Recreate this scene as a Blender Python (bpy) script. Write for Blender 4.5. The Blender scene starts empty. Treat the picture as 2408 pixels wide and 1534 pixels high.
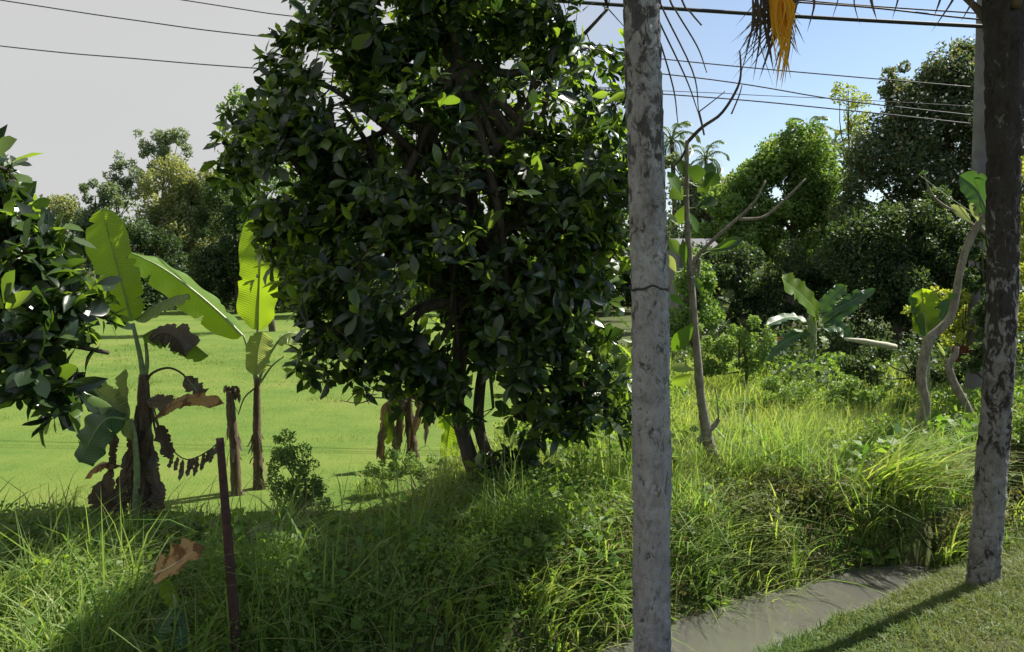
import bpy, math, random
import numpy as np
from mathutils import Vector, Matrix

random.seed(7)
rng = np.random.default_rng(11)
sc = bpy.context.scene
COL = sc.collection

# ------------------------------------------------------------------ camera
CAM_H, PITCH, FPX = 2.8, math.radians(3.8), 804.0
cam_d = bpy.data.cameras.new('camera'); cam = bpy.data.objects.new('camera', cam_d); COL.objects.link(cam)
cam.location = (0, 0, CAM_H); cam.rotation_euler = (math.radians(90) - PITCH, 0, 0)
cam_d.sensor_width = 36; cam_d.lens = 36 * FPX / 1024; cam_d.clip_end = 3000; cam_d.clip_start = 0.05
sc.camera = cam

# ------------------------------------------------------------------ sun + sky
SUN_AZ, SUN_EL = math.radians(58), math.radians(50)
SDIR = Vector((math.sin(SUN_AZ) * math.cos(SUN_EL), math.cos(SUN_AZ) * math.cos(SUN_EL), math.sin(SUN_EL)))
sun_d = bpy.data.lights.new('sun', 'SUN'); sun_d.energy = 5.0; sun_d.angle = math.radians(0.53); sun_d.color = (1, 0.95, 0.86)
sun = bpy.data.objects.new('sun', sun_d); COL.objects.link(sun)
sun.rotation_euler = SDIR.to_track_quat('Z', 'Y').to_euler()

w = bpy.data.worlds.new('World'); sc.world = w; w.use_nodes = True
nt = w.node_tree; nt.nodes.clear()
def N(tree, typ, **kw):
    n = tree.nodes.new(typ)
    for k, v in kw.items(): setattr(n, k, v)
    return n
wo = N(nt, 'ShaderNodeOutputWorld'); bg = N(nt, 'ShaderNodeBackground')
sky = N(nt, 'ShaderNodeTexSky', sky_type='NISHITA', sun_disc=False, sun_elevation=SUN_EL, sun_rotation=SUN_AZ,
        altitude=0, air_density=1.0, dust_density=0.5, ozone_density=1.6)
tc = N(nt, 'ShaderNodeTexCoord')
noi = N(nt, 'ShaderNodeTexNoise'); noi.inputs['Scale'].default_value = 1.6; noi.inputs['Detail'].default_value = 5
mp = N(nt, 'ShaderNodeMapping'); mp.inputs['Scale'].default_value = (1, 1, 3)
nt.links.new(tc.outputs['Generated'], mp.inputs['Vector']); nt.links.new(mp.outputs['Vector'], noi.inputs['Vector'])
# a thin even cloud deck over the western half of the sky
dot = N(nt, 'ShaderNodeVectorMath', operation='DOT_PRODUCT'); dot.inputs[1].default_value = (-1.0, 0.0, 0.0)
nt.links.new(tc.outputs['Generated'], dot.inputs[0])
add = N(nt, 'ShaderNodeMath', operation='MULTIPLY_ADD'); add.inputs[1].default_value = 0.35
nt.links.new(noi.outputs['Fac'], add.inputs[0]); nt.links.new(dot.outputs['Value'], add.inputs[2])
mr = N(nt, 'ShaderNodeMapRange', interpolation_type='SMOOTHSTEP')
mr.inputs['From Min'].default_value = -0.15; mr.inputs['From Max'].default_value = 0.30
mr.inputs['To Min'].default_value = 0.05; mr.inputs['To Max'].default_value = 0.98
nt.links.new(add.outputs[0], mr.inputs['Value'])
mixw = N(nt, 'ShaderNodeMix', data_type='RGBA')
CLOUD = 3.15
crp = N(nt, 'ShaderNodeValToRGB'); crp.color_ramp.elements[0].position = .3; crp.color_ramp.elements[1].position = .7
crp.color_ramp.elements[0].color = (.92, .915, .91, 1); crp.color_ramp.elements[1].color = (1, 1, 1, 1); nt.links.new(noi.outputs['Fac'], crp.inputs[0])
cmu = N(nt, 'ShaderNodeVectorMath', operation='SCALE'); cmu.inputs['Scale'].default_value = CLOUD; nt.links.new(crp.outputs[0], cmu.inputs[0]); nt.links.new(cmu.outputs[0], mixw.inputs[7])
nt.links.new(mr.outputs[0], mixw.inputs[0]); smu = N(nt, 'ShaderNodeVectorMath', operation='SCALE'); smu.inputs['Scale'].default_value = .72; nt.links.new(sky.outputs['Color'], smu.inputs[0]); nt.links.new(smu.outputs[0], mixw.inputs[6])
nt.links.new(mixw.outputs[2], bg.inputs['Color']); bg.inputs['Strength'].default_value = 0.1
nt.links.new(bg.outputs[0], wo.inputs[0])

vs = sc.view_settings
vs.view_transform = 'Standard'; vs.look = 'None'; vs.gamma = 1; vs.exposure = 1.08; vs.use_curve_mapping = False
sc.cycles.max_bounces = 6; sc.cycles.diffuse_bounces = 4; sc.cycles.glossy_bounces = 2
sc.cycles.transmission_bounces = 4; sc.cycles.transparent_max_bounces = 8
sc.cycles.sample_clamp_indirect = 6; sc.cycles.use_adaptive_sampling = True; sc.cycles.adaptive_threshold = 0.025

# ------------------------------------------------------------------ helpers: pixels of the photo -> world points
PX = 1024 / 2408.0
def ray(xd, yd):
    x = (xd * PX - 512) / FPX; y = (326 - yd * PX) / FPX
    return np.array([x, y * math.sin(PITCH) + math.cos(PITCH), y * math.cos(PITCH) - math.sin(PITCH)])
def D(xd, yd, depth):
    r = ray(xd, yd); t = depth / r[1]
    return np.array([0, 0, CAM_H]) + r * t
def RM(rd, depth): return rd * PX / FPX * depth

# value noise
_T = rng.random((256, 256))
def vnoise(x, y):
    x = np.asarray(x, float); y = np.asarray(y, float)
    xi = np.floor(x).astype(int); yi = np.floor(y).astype(int); fx = x - xi; fy = y - yi
    fx = fx * fx * (3 - 2 * fx); fy = fy * fy * (3 - 2 * fy)
    a = _T[xi & 255, yi & 255]; b = _T[(xi + 1) & 255, yi & 255]; c = _T[xi & 255, (yi + 1) & 255]; d = _T[(xi + 1) & 255, (yi + 1) & 255]
    return (a * (1 - fx) + b * fx) * (1 - fy) + (c * (1 - fx) + d * fx) * fy
def fbm(x, y, o=3):
    s = 0; a = .5
    for i in range(o):
        s = s + a * vnoise(x * 2 ** i + 17.3 * i, y * 2 ** i + 5.1 * i); a *= .5
    return s
def sst(a, b, x):
    t = np.clip((np.asarray(x, float) - a) / (b - a), 0, 1); return t * t * (3 - 2 * t)

SC0 = np.array([1.3, 6.7]); SD = np.array([.82, .572]); SD = SD / np.linalg.norm(SD); SN = np.array([-SD[1], SD[0]])
WATER_Z = -0.47
def S_far(x, y): return S_of(x, y) + .05 + .27 * sst(1.4, 4.6, x) + .75 * sst(3.9, 5.2, x)
def S_of(x, y): return (np.asarray(x) - SC0[0]) * SN[0] + (np.asarray(y) - SC0[1]) * SN[1]
def field_mask(x, y):
    """positive inside the mown field"""
    x = np.asarray(x, float); y = np.asarray(y, float)
    right = np.interp(y, [8.7, 11, 16, 30, 60, 200], [-1.6, -0.6, 0.8, 3.0, 6, 6]) - x
    near = y - (8.9 + 0.05 * (x + 3)) + 0.5 * (fbm(x * .7, y * .7) - .45)
    return np.minimum(np.minimum(right, near), 68 - y)
def terr(x, y):
    x = np.asarray(x, float); y = np.asarray(y, float)
    s = S_of(x, y)
    wob = 0.22 * (fbm(x * 1.3, y * 1.3) - .45)
    s2 = s + wob * np.exp(-(s / 2.0) ** 2)
    near = -.8 + .45 * sst(.40, .66, -s2 + .7 * sst(4.2, 5.4, x)) + np.minimum(.36 * np.maximum(-s2 - .6, 0), .34) + np.minimum(.15 * np.maximum(-s2 - 1.55, 0), .6)
    sf = s2 + .05 + .27 * sst(1.4, 4.6, x) + .75 * sst(3.9, 5.2, x); farl = -.8 + .75 * sst(.25, .85, sf) + .15 * sst(.6, 1.8, sf)
    rise = .04 * sst(10, 24, y) * sst(0, 4, x)
    flat = -0.25 + rise * 4 + .0 * x
    k = sst(-.6, 1.2, field_mask(x, y) + 0.0)
    meadow = farl + rise * 3
    far_z = meadow * (1 - k) + flat * k * 1.0
    hill = 5.0 * sst(70, 120, y) * sst(5, -60, x)
    z = np.where(s2 < 0, near, far_z)
    z = z + .06 * (fbm(x * .9, y * .9) - .45) * sst(1, 1.6, np.abs(s)) * (1 - k) + hill
    return z
def G(xd, yd):
    r = ray(xd, yd); o = np.array([0, 0, CAM_H]); t = 3.0
    while t < 200:
        p = o + r * t
        if p[2] < float(terr(p[0], p[1])): break
        t += .02
    return np.array([p[0], p[1], float(terr(p[0], p[1]))])

# ------------------------------------------------------------------ object helpers
def link(o, parent=None):
    COL.objects.link(o)
    if parent is not None: o.parent = parent
    return o
def thing(name, label, cat, loc=(0, 0, 0), group=None):
    o = bpy.data.objects.new(name, None); o.location = tuple(float(v) for v in loc); o.empty_display_size = .1
    o['label'] = label; o['category'] = cat
    if group: o['group'] = group
    COL.objects.link(o); return o
def tag(o, label, cat, group=None):
    o['label'] = label; o['category'] = cat
    if group: o['group'] = group
    return o

class MB:
    """collects vertices, triangles and quads; builds one mesh"""
    def __init__(s): s.v = []; s.t = []; s.q = []; s.a = []; s.n = 0; s.lu = []
    def add(s, v, q=None, t=None, tint=0.0, lu=None):
        v = np.asarray(v, float).reshape(-1, 3); k = len(v)
        s.v.append(v)
        if q is not None and len(q): s.q.append(np.asarray(q, int) + s.n)
        if t is not None and len(t): s.t.append(np.asarray(t, int) + s.n)
        s.a.append(np.broadcast_to(np.asarray(tint, float), (k,)).copy())
        s.lu.append(np.zeros(k) if lu is None else np.asarray(lu, float))
        s.n += k; return s
    def mesh(s, name, mat, origin=(0, 0, 0), smooth=True):
        v = np.concatenate(s.v) - np.asarray(origin, float)
        q = np.concatenate(s.q) if s.q else np.zeros((0, 4), int)
        t = np.concatenate(s.t) if s.t else np.zeros((0, 3), int)
        me = bpy.data.meshes.new(name)
        me.vertices.add(len(v)); me.vertices.foreach_set('co', v.astype(np.float32).ravel())
        loops = np.concatenate([q.ravel(), t.ravel()]).astype(np.int32)
        me.loops.add(len(loops)); me.loops.foreach_set('vertex_index', loops)
        st = np.concatenate([np.arange(len(q)) * 4, len(q) * 4 + np.arange(len(t)) * 3]).astype(np.int32)
        me.polygons.add(len(st)); me.polygons.foreach_set('loop_start', st)
        me.polygons.foreach_set('use_smooth', np.full(len(st), smooth))
        me.update(calc_edges=True)
        at = me.attributes.new('tint', 'FLOAT', 'POINT'); at.data.foreach_set('value', np.concatenate(s.a).astype(np.float32))
        lu = np.concatenate(s.lu)
        if lu.any():
            at = me.attributes.new('lu', 'FLOAT', 'POINT'); at.data.foreach_set('value', lu.astype(np.float32))
        if mat is not None: me.materials.append(mat)
        return me
    def build(s, name, mat, parent=None, origin=None, smooth=True):
        """origin: where the object sits in the world (its parent's base by default)"""
        if origin is None: origin = np.array(parent.location) if parent is not None else (0, 0, 0)
        o = bpy.data.objects.new(name, s.mesh(name, mat, origin, smooth)); link(o, parent)
        if parent is None: o.location = tuple(float(c) for c in origin)
        return o
def build_sub(mb, name, mat, parent, root):
    o = bpy.data.objects.new(name, mb.mesh(name, mat, np.array(root.location))); return link(o, parent)

def catmull(pts, n):
    P = np.asarray(pts, float); k = len(P)
    if k == 2: return P[0] + (P[1] - P[0]) * np.linspace(0, 1, n)[:, None]
    Q = np.vstack([2 * P[0] - P[1], P, 2 * P[-1] - P[-2]])
    u = np.linspace(0, k - 1 - 1e-9, n); i = u.astype(int); f = (u - i)[:, None]
    a, b, c, d = Q[i], Q[i + 1], Q[i + 2], Q[i + 3]
    return .5 * (2 * b + (c - a) * f + (2 * a - 5 * b + 4 * c - d) * f ** 2 + (3 * b - a - 3 * c + d) * f ** 3)
def unit(v): 
    v = np.asarray(v, float); return v / (np.linalg.norm(v, axis=-1, keepdims=True) + 1e-12)
def tube(mb, pts, rad, seg=8, n=None, rough=0.0, cap=True, tint=0.0):
    pts = np.asarray(pts, float); rad = np.broadcast_to(np.asarray(rad, float), (len(pts),))
    if n:
        u = np.linspace(0, 1, len(pts)); rad = np.interp(np.linspace(0, 1, n), u, rad); pts = catmull(pts, n)
    k = len(pts); T = unit(np.gradient(pts, axis=0))
    ref = np.array([0, 1.0, 0.1]) if abs(T[0][2]) > .6 else np.array([0, 0, 1.0])
    X = unit(np.cross(T, ref)); Y = np.cross(T, X)
    a = np.linspace(0, 2 * np.pi, seg, endpoint=False)
    R = rad[:, None] * np.ones(seg)
    if rough: R = R * (1 + rough * (rng.random(R.shape) - .5) * 2)
    V = pts[:, None, :] + R[..., None] * (np.cos(a)[None, :, None] * X[:, None, :] + np.sin(a)[None, :, None] * Y[:, None, :])
    i = np.arange(k - 1)[:, None] * seg; j = np.arange(seg)[None, :]; j2 = (j + 1) % seg
    q = np.stack([i + j, i + j2, i + seg + j2, i + seg + j], -1).reshape(-1, 4)
    V = V.reshape(-1, 3); t = []
    if cap:
        V = np.vstack([V, pts[0], pts[-1]])
        t = [[k * seg, (jj + 1) % seg, jj] for jj in range(seg)] + [[k * seg + 1, (k - 1) * seg + jj, (k - 1) * seg + (jj + 1) % seg] for jj in range(seg)]
    return mb.add(V, q, t, tint)

def instances(mb, tv, tq, tt, pos, X, Y, Z, scl, tint):
    """template axes: x = width, y = length, z = normal"""
    n = len(pos); k = len(tv); scl = np.asarray(scl, float).reshape(n, -1)
    if scl.shape[1] == 1: scl = np.repeat(scl, 3, 1)
    V = pos[:, None, :] + (tv[None, :, 0, None] * scl[:, 0, None, None]) * X[:, None, :] + (tv[None, :, 1, None] * scl[:, 1, None, None]) * Y[:, None, :] \
        + (tv[None, :, 2, None] * scl[:, 2, None, None]) * Z[:, None, :]
    off = (np.arange(n) * k)[:, None, None]
    q = (off + tq[None]).reshape(-1, 4) if tq is not None and len(tq) else None
    t = (off + tt[None]).reshape(-1, 3) if tt is not None and len(tt) else None
    mb.add(V.reshape(-1, 3), q, t, np.repeat(tint, k))
def frames(d, nrm):
    Y = unit(d); X = unit(np.cross(Y, nrm)); Z = np.cross(X, Y); return X, Y, Z
def rdir(n):
    return unit(rng.normal(size=(n, 3)))

# ------------------------------------------------------------------ materials
def mat_base(name):
    m = bpy.data.materials.new(name); m.use_nodes = True; t = m.node_tree; t.nodes.clear()
    return m, t, N(t, 'ShaderNodeOutputMaterial')
def ramp(t, cols, pos=None):
    r = N(t, 'ShaderNodeValToRGB'); e = r.color_ramp.elements
    pos = pos or [i / (len(cols) - 1) for i in range(len(cols))]
    while len(e) < len(cols): e.new(.5)
    for el, c, p in zip(e, cols, pos): el.position = p; el.color = (*c, 1)
    return r
def leaf_mat(name, cols, trans=.4, tcol=(1.5, 1.35, .5), rough=.45, spec=.5, veins=0, patch=None, pos=None, tcols=None):
    m, t, out = mat_base(name); L = t.links.new
    at = N(t, 'ShaderNodeAttribute', attribute_name='tint'); oi = N(t, 'ShaderNodeObjectInfo')
    ad = N(t, 'ShaderNodeMath', operation='ADD'); L(at.outputs['Fac'], ad.inputs[0]); L(oi.outputs['Random'], ad.inputs[1])
    fr = N(t, 'ShaderNodeMath', operation='PINGPONG'); fr.inputs[1].default_value = 1.0; L(ad.outputs[0], fr.inputs[0])
    rp = ramp(t, cols, pos); L(fr.outputs[0], rp.inputs[0]); col = rp.outputs[0]
    if patch:
        geo = N(t, 'ShaderNodeNewGeometry'); nz = N(t, 'ShaderNodeTexNoise'); nz.inputs['Scale'].default_value = patch[1]; nz.inputs['Detail'].default_value = 4
        L(geo.outputs['Position'], nz.inputs['Vector'])
        mm = N(t, 'ShaderNodeMapRange'); mm.inputs['From Min'].default_value = patch[2]; mm.inputs['From Max'].default_value = patch[3]; L(nz.outputs['Fac'], mm.inputs['Value'])
        mx = N(t, 'ShaderNodeMix', data_type='RGBA'); L(mm.outputs[0], mx.inputs[0]); L(col, mx.inputs[6]); mx.inputs[7].default_value = (*patch[0], 1); col = mx.outputs[2]
    p = N(t, 'ShaderNodeBsdfPrincipled'); p.inputs['Roughness'].default_value = rough; p.inputs['Specular IOR Level'].default_value = spec
    L(col, p.inputs['Base Color'])
    tr = N(t, 'ShaderNodeBsdfTranslucent'); mul = N(t, 'ShaderNodeMix', data_type='RGBA', blend_type='MULTIPLY'); mul.inputs[0].default_value = 1; mul.clamp_result = False
    tsrc = col
    if tcols:
        r3 = ramp(t, tcols, pos); L(fr.outputs[0], r3.inputs[0]); tsrc = r3.outputs[0]
    L(tsrc, mul.inputs[6]); mul.inputs[7].default_value = (*tcol, 1); L(mul.outputs[2], tr.inputs[0])
    ms = N(t, 'ShaderNodeMixShader'); ms.inputs[0].default_value = trans; L(p.outputs[0], ms.inputs[1]); L(tr.outputs[0], ms.inputs[2])
    if veins:
        lu = N(t, 'ShaderNodeAttribute', attribute_name='lu'); sn = N(t, 'ShaderNodeMath', operation='MULTIPLY'); sn.inputs[1].default_value = veins; L(lu.outputs['Fac'], sn.inputs[0])
        s2 = N(t, 'ShaderNodeMath', operation='SINE'); L(sn.outputs[0], s2.inputs[0])
        bp = N(t, 'ShaderNodeBump'); bp.inputs['Strength'].default_value = .35; bp.inputs['Distance'].default_value = .01; L(s2.outputs[0], bp.inputs['Height'])
        L(bp.outputs[0], p.inputs['Normal']); L(bp.outputs[0], tr.inputs['Normal'])
    L(ms.outputs[0], out.inputs[0]); return m
def bark_mat(name, c0, c1, c2=None, scale=8, stretch=(1, 1, .35), bump=.6, rough=.9, crack=(.02, .018, .016), crack_amt=.5, p0=.3, p1=.62, cs=3.2, cth=.38):
    m, t, out = mat_base(name); L = t.links.new
    geo = N(t, 'ShaderNodeNewGeometry'); mpn = N(t, 'ShaderNodeMapping'); mpn.inputs['Scale'].default_value = stretch; L(geo.outputs['Position'], mpn.inputs[0])
    n1 = N(t, 'ShaderNodeTexNoise'); n1.inputs['Scale'].default_value = scale; n1.inputs['Detail'].default_value = 8; n1.inputs['Roughness'].default_value = .65; L(mpn.outputs[0], n1.inputs[0])
    rp = ramp(t, [c0, c1] + ([c2] if c2 else []), [p0, p1] + ([.78] if c2 else [])); L(n1.outputs['Fac'], rp.inputs[0])
    n2 = N(t, 'ShaderNodeTexNoise'); n2.inputs['Scale'].default_value = scale * cs; n2.inputs['Detail'].default_value = 6; n2.inputs['Distortion'].default_value = 1.2; L(mpn.outputs[0], n2.inputs[0])
    r2 = ramp(t, [(1, 1, 1), (1, 1, 1), (0, 0, 0)], [0, cth, cth + .07]); L(n2.outputs['Fac'], r2.inputs[0])
    f = N(t, 'ShaderNodeMath', operation='MULTIPLY'); f.inputs[1].default_value = crack_amt; L(r2.outputs[0], f.inputs[0])
    mx = N(t, 'ShaderNodeMix', data_type='RGBA'); L(f.outputs[0], mx.inputs[0]); L(rp.outputs[0], mx.inputs[6]); mx.inputs[7].default_value = (*crack, 1)
    p = N(t, 'ShaderNodeBsdfPrincipled'); p.inputs['Roughness'].default_value = rough; p.inputs['Specular IOR Level'].default_value = .2; L(mx.outputs[2], p.inputs['Base Color'])
    b = N(t, 'ShaderNodeBump'); b.inputs['Strength'].default_value = bump; b.inputs['Distance'].default_value = .02; L(n2.outputs['Fac'], b.inputs['Height']); L(b.outputs[0], p.inputs['Normal'])
    L(p.outputs[0], out.inputs[0]); return m
def plain_mat(name, col, rough=.6, metal=0, var=.25, scale=12):
    m, t, out = mat_base(name); L = t.links.new
    geo = N(t, 'ShaderNodeNewGeometry'); n1 = N(t, 'ShaderNodeTexNoise'); n1.inputs['Scale'].default_value = scale; n1.inputs['Detail'].default_value = 6; L(geo.outputs['Position'], n1.inputs[0])
    rp = ramp(t, [tuple(c * (1 - var) for c in col), tuple(min(1, c * (1 + var)) for c in col)], [.3, .7]); L(n1.outputs['Fac'], rp.inputs[0])
    p = N(t, 'ShaderNodeBsdfPrincipled'); p.inputs['Roughness'].default_value = rough; p.inputs['Metallic'].default_value = metal; L(rp.outputs[0], p.inputs['Base Color'])
    L(p.outputs[0], out.inputs[0]); return m

M = {}
M['tree'] = leaf_mat('glossy_leaf', [(.016, .030, .017), (.019, .037, .019), (.026, .050, .022), (.05, .085, .028), (.09, .145, .036)], .38, (1.15, 1.15, 1.1), .27, .6,
                     pos=[0, .28, .56, .80, 1], tcols=[(.03, .06, .008), (.04, .085, .01), (.06, .12, .012), (.20, .33, .022), (.40, .58, .04)])  # lime ramp ends paint a backlit look onto a random few leaves
M['treeyoung'] = leaf_mat('young_leaf', [(.06, .13, .02), (.08, .17, .025)], .5, (2.2, 1.9, .5), .4, .4)
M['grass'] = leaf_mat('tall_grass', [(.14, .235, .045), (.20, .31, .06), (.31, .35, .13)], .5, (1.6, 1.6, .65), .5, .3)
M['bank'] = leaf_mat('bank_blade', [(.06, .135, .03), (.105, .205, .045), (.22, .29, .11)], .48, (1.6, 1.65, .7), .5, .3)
M['herb'] = leaf_mat('herb_leaf', [(.048, .115, .028), (.085, .18, .036), (.17, .25, .065)], .48, (1.7, 1.7, .6), .5, .3)
M['dry'] = leaf_mat('dry_herb', [(.085, .09, .035), (.14, .13, .055), (.08, .125, .032)], .36, (1.3, 1.2, .7), .7, .2)
M['straw'] = leaf_mat('straw', [(.22, .19, .10), (.32, .28, .16), (.26, .28, .12)], .35, (1.2, 1.2, .8), .7, .2)
M['fieldgrass'] = leaf_mat('field_blade', [(.083, .13, .025), (.105, .152, .03), (.13, .165, .038)], .35, (1.4, 1.3, .6), .6, .15)
M['verge'] = leaf_mat('verge_blade', [(.062, .125, .028), (.095, .165, .036), (.18, .195, .075)], .38, (1.4, 1.3, .6), .55, .2)
M['banana'] = leaf_mat('banana_leaf', [(.10, .18, .028), (.12, .21, .032)], .55, (3.2, 2.6, .5), .38, .5, veins=260)
M['bananadark'] = leaf_mat('banana_leaf_dark', [(.035, .09, .03), (.05, .12, .038)], .3, (1.8, 1.7, .6), .35, .5, veins=260)
M['bananapale'] = leaf_mat('banana_leaf_pale', [(.22, .30, .10), (.28, .34, .15)], .45, (1.4, 1.3, .7), .4, .5, veins=200)
M['deadleaf'] = leaf_mat('dead_banana_leaf', [(.05, .039, .028), (.085, .066, .045), (.15, .115, .075)], .18, (1.5, 1.2, .7), .75, .2, veins=200, patch=((.14, .125, .10), 9, .5, .65))
M['orangeleaf'] = leaf_mat('orange_dead_leaf', [(.34, .20, .075), (.42, .27, .12)], .35, (1.4, 1.2, .6), .6, .3, veins=160, patch=((.16, .075, .03), 14, .5, .6))
M['midrib'] = plain_mat('midrib', (.22, .30, .09), .5)
M['pale_rib'] = plain_mat('pale_midrib', (.42, .45, .28), .5)
M['deadrib'] = plain_mat('dry_midrib', (.085, .062, .04), .8)
M['pseudostem'] = bark_mat('banana_stem', (.055, .04, .028), (.15, .105, .068), (.32, .27, .18), 14, (1, 1, .12), .5, .75)
M['greenstem'] = plain_mat('green_stem', (.20, .26, .10), .5, 0, .3, 20)
M['bark'] = bark_mat('tree_bark', (.045, .036, .028), (.11, .095, .075), None, 12)
M['palebark'] = bark_mat('pale_bark', (.13, .11, .085), (.27, .24, .20), None, 16, (1, 1, .3))
def palm_mat(name, dark, mid, pale, stain, z0, z1, t0, t1, green=None):
    """grey trunk; black weather stains that thicken from height z0 to z1, pale lichen blotches, fine cracks"""
    m, t, out = mat_base(name); L = t.links.new; geo = N(t, 'ShaderNodeNewGeometry')
    def noise(sc_, st, det=8, dist=0.0):
        mpn = N(t, 'ShaderNodeMapping'); mpn.inputs['Scale'].default_value = st; L(geo.outputs['Position'], mpn.inputs[0])
        n_ = N(t, 'ShaderNodeTexNoise'); n_.inputs['Scale'].default_value = sc_; n_.inputs['Detail'].default_value = det; n_.inputs['Roughness'].default_value = .68; n_.inputs['Distortion'].default_value = dist; L(mpn.outputs[0], n_.inputs[0]); return n_
    a = noise(5, (1, 1, .6)); rp = ramp(t, [dark, mid, pale], [.34, .5, .68]); L(a.outputs['Fac'], rp.inputs[0]); col = rp.outputs[0]
    li = noise(7, (1, 1, 1), 5, .6); lr = ramp(t, [(0, 0, 0), (1, 1, 1)], [.56, .62]); L(li.outputs['Fac'], lr.inputs[0]); lm = N(t, 'ShaderNodeMath', operation='MULTIPLY'); lm.inputs[1].default_value = .32; L(lr.outputs[0], lm.inputs[0])
    mx = N(t, 'ShaderNodeMix', data_type='RGBA'); L(lm.outputs[0], mx.inputs[0]); L(col, mx.inputs[6]); mx.inputs[7].default_value = (*[c * 1.25 for c in pale], 1); col = mx.outputs[2]
    sp = N(t, 'ShaderNodeSeparateXYZ'); L(geo.outputs['Position'], sp.inputs[0]); mz = N(t, 'ShaderNodeMapRange'); mz.inputs['From Min'].default_value = z0; mz.inputs['From Max'].default_value = z1; mz.inputs['To Min'].default_value = t0; mz.inputs['To Max'].default_value = t1; L(sp.outputs['Z'], mz.inputs['Value'])
    b = noise(11, (1, 1, .55), 9, .8); su = N(t, 'ShaderNodeMath', operation='SUBTRACT'); L(mz.outputs[0], su.inputs[0]); L(b.outputs['Fac'], su.inputs[1])
    sm = N(t, 'ShaderNodeMapRange'); sm.inputs['From Min'].default_value = -.02; sm.inputs['From Max'].default_value = .05; sm.inputs['To Max'].default_value = .88; L(su.outputs[0], sm.inputs['Value'])
    m2 = N(t, 'ShaderNodeMix', data_type='RGBA'); L(sm.outputs[0], m2.inputs[0]); L(col, m2.inputs[6]); m2.inputs[7].default_value = (*stain, 1); col = m2.outputs[2]
    f = noise(40, (1, 1, .5), 6, 1.5); fr = ramp(t, [(1, 1, 1), (0, 0, 0)], [.37, .43]); L(f.outputs['Fac'], fr.inputs[0]); fm = N(t, 'ShaderNodeMath', operation='MULTIPLY'); fm.inputs[1].default_value = .6; L(fr.outputs[0], fm.inputs[0])
    m3 = N(t, 'ShaderNodeMix', data_type='RGBA'); L(fm.outputs[0], m3.inputs[0]); L(col, m3.inputs[6]); m3.inputs[7].default_value = (.02, .018, .017, 1); col = m3.outputs[2]
    p = N(t, 'ShaderNodeBsdfPrincipled'); p.inputs['Roughness'].default_value = .92; p.inputs['Specular IOR Level'].default_value = .2; L(col, p.inputs['Base Color'])
    b1 = N(t, 'ShaderNodeBump'); b1.inputs['Strength'].default_value = .9; b1.inputs['Distance'].default_value = .012; L(f.outputs['Fac'], b1.inputs['Height'])
    b2 = N(t, 'ShaderNodeBump'); b2.inputs['Strength'].default_value = .8; b2.inputs['Distance'].default_value = .03; L(b.outputs['Fac'], b2.inputs['Height']); L(b1.outputs[0], b2.inputs['Normal'])
    L(b2.outputs[0], p.inputs['Normal']); L(p.outputs[0], out.inputs[0]); return m
M['palm'] = palm_mat('palm_bark', (.205, .19, .192), (.305, .29, .295), (.365, .365, .37), (.05, .045, .045), 1.6, 4.6, .40, .53)
M['mosspalm'] = palm_mat('mossy_palm_bark', (.12, .11, .105), (.23, .22, .22), (.29, .285, .29), (.022, .017, .015), .8, 4.2, .43, .66)
M['frond'] = leaf_mat('palm_frond', [(.045, .085, .02), (.06, .11, .025)], .35, (1.7, 1.5, .5), .4, .5)
M['deadfrond'] = leaf_mat('dead_frond', [(.07, .055, .045), (.12, .09, .06), (.10, .08, .09)], .3, (1.3, 1.2, .9), .7, .2)
M['yellowfrond'] = leaf_mat('yellow_frond', [(.55, .30, .03), (.62, .38, .05)], .55, (1.6, 1.3, .4), .6, .2)
M['rust'] = plain_mat('rusty_iron', (.05, .022, .018), .8, .2, .45, 30)
M['rustsheet'] = plain_mat('rusty_sheet', (.17, .06, .03), .85, 0, .4, 8)
M['wire'] = plain_mat('wire_black', (.018, .018, .022), .6, 0, .1)
M['wiregrey'] = plain_mat('wire_grey', (.045, .045, .05), .6, 0, .1)
M['concrete'] = plain_mat('concrete', (.13, .125, .14), .9, 0, .3, 3)
M['log'] = plain_mat('pale_log', (.38, .37, .26), .7, 0, .15, 20)
M['flower'] = plain_mat('white_flower', (.75, .74, .68), .7, 0, .1)
def bgleaf(n, a, b, c, tr=.35): return leaf_mat(n, [a, b, c], tr, (1.7, 1.5, .6), .5, .35)
M['olive'] = bgleaf('olive_foliage', (0.110, 0.146, 0.061), (0.171, 0.213, 0.088), (0.241, 0.280, 0.138), .45)
M['grey'] = bgleaf('grey_green_foliage', (0.088, 0.142, 0.095), (0.128, 0.186, 0.120), (0.196, 0.261, 0.189), .45)  # lifted and blued: distance haze painted into the leaf colour
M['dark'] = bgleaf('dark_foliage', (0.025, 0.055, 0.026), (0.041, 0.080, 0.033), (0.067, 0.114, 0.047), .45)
M['mid'] = bgleaf('mid_foliage', (0.076, 0.158, 0.046), (0.119, 0.219, 0.063), (0.186, 0.293, 0.091), .45)
M['lime'] = bgleaf('lime_foliage', (0.155, 0.241, 0.039), (0.224, 0.310, 0.055), (0.328, 0.380, 0.078), .45)
M['vine'] = bgleaf('flowering_foliage', (0.041, 0.083, 0.049), (0.065, 0.114, 0.058), (0.147, 0.158, 0.100), .45)

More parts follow.
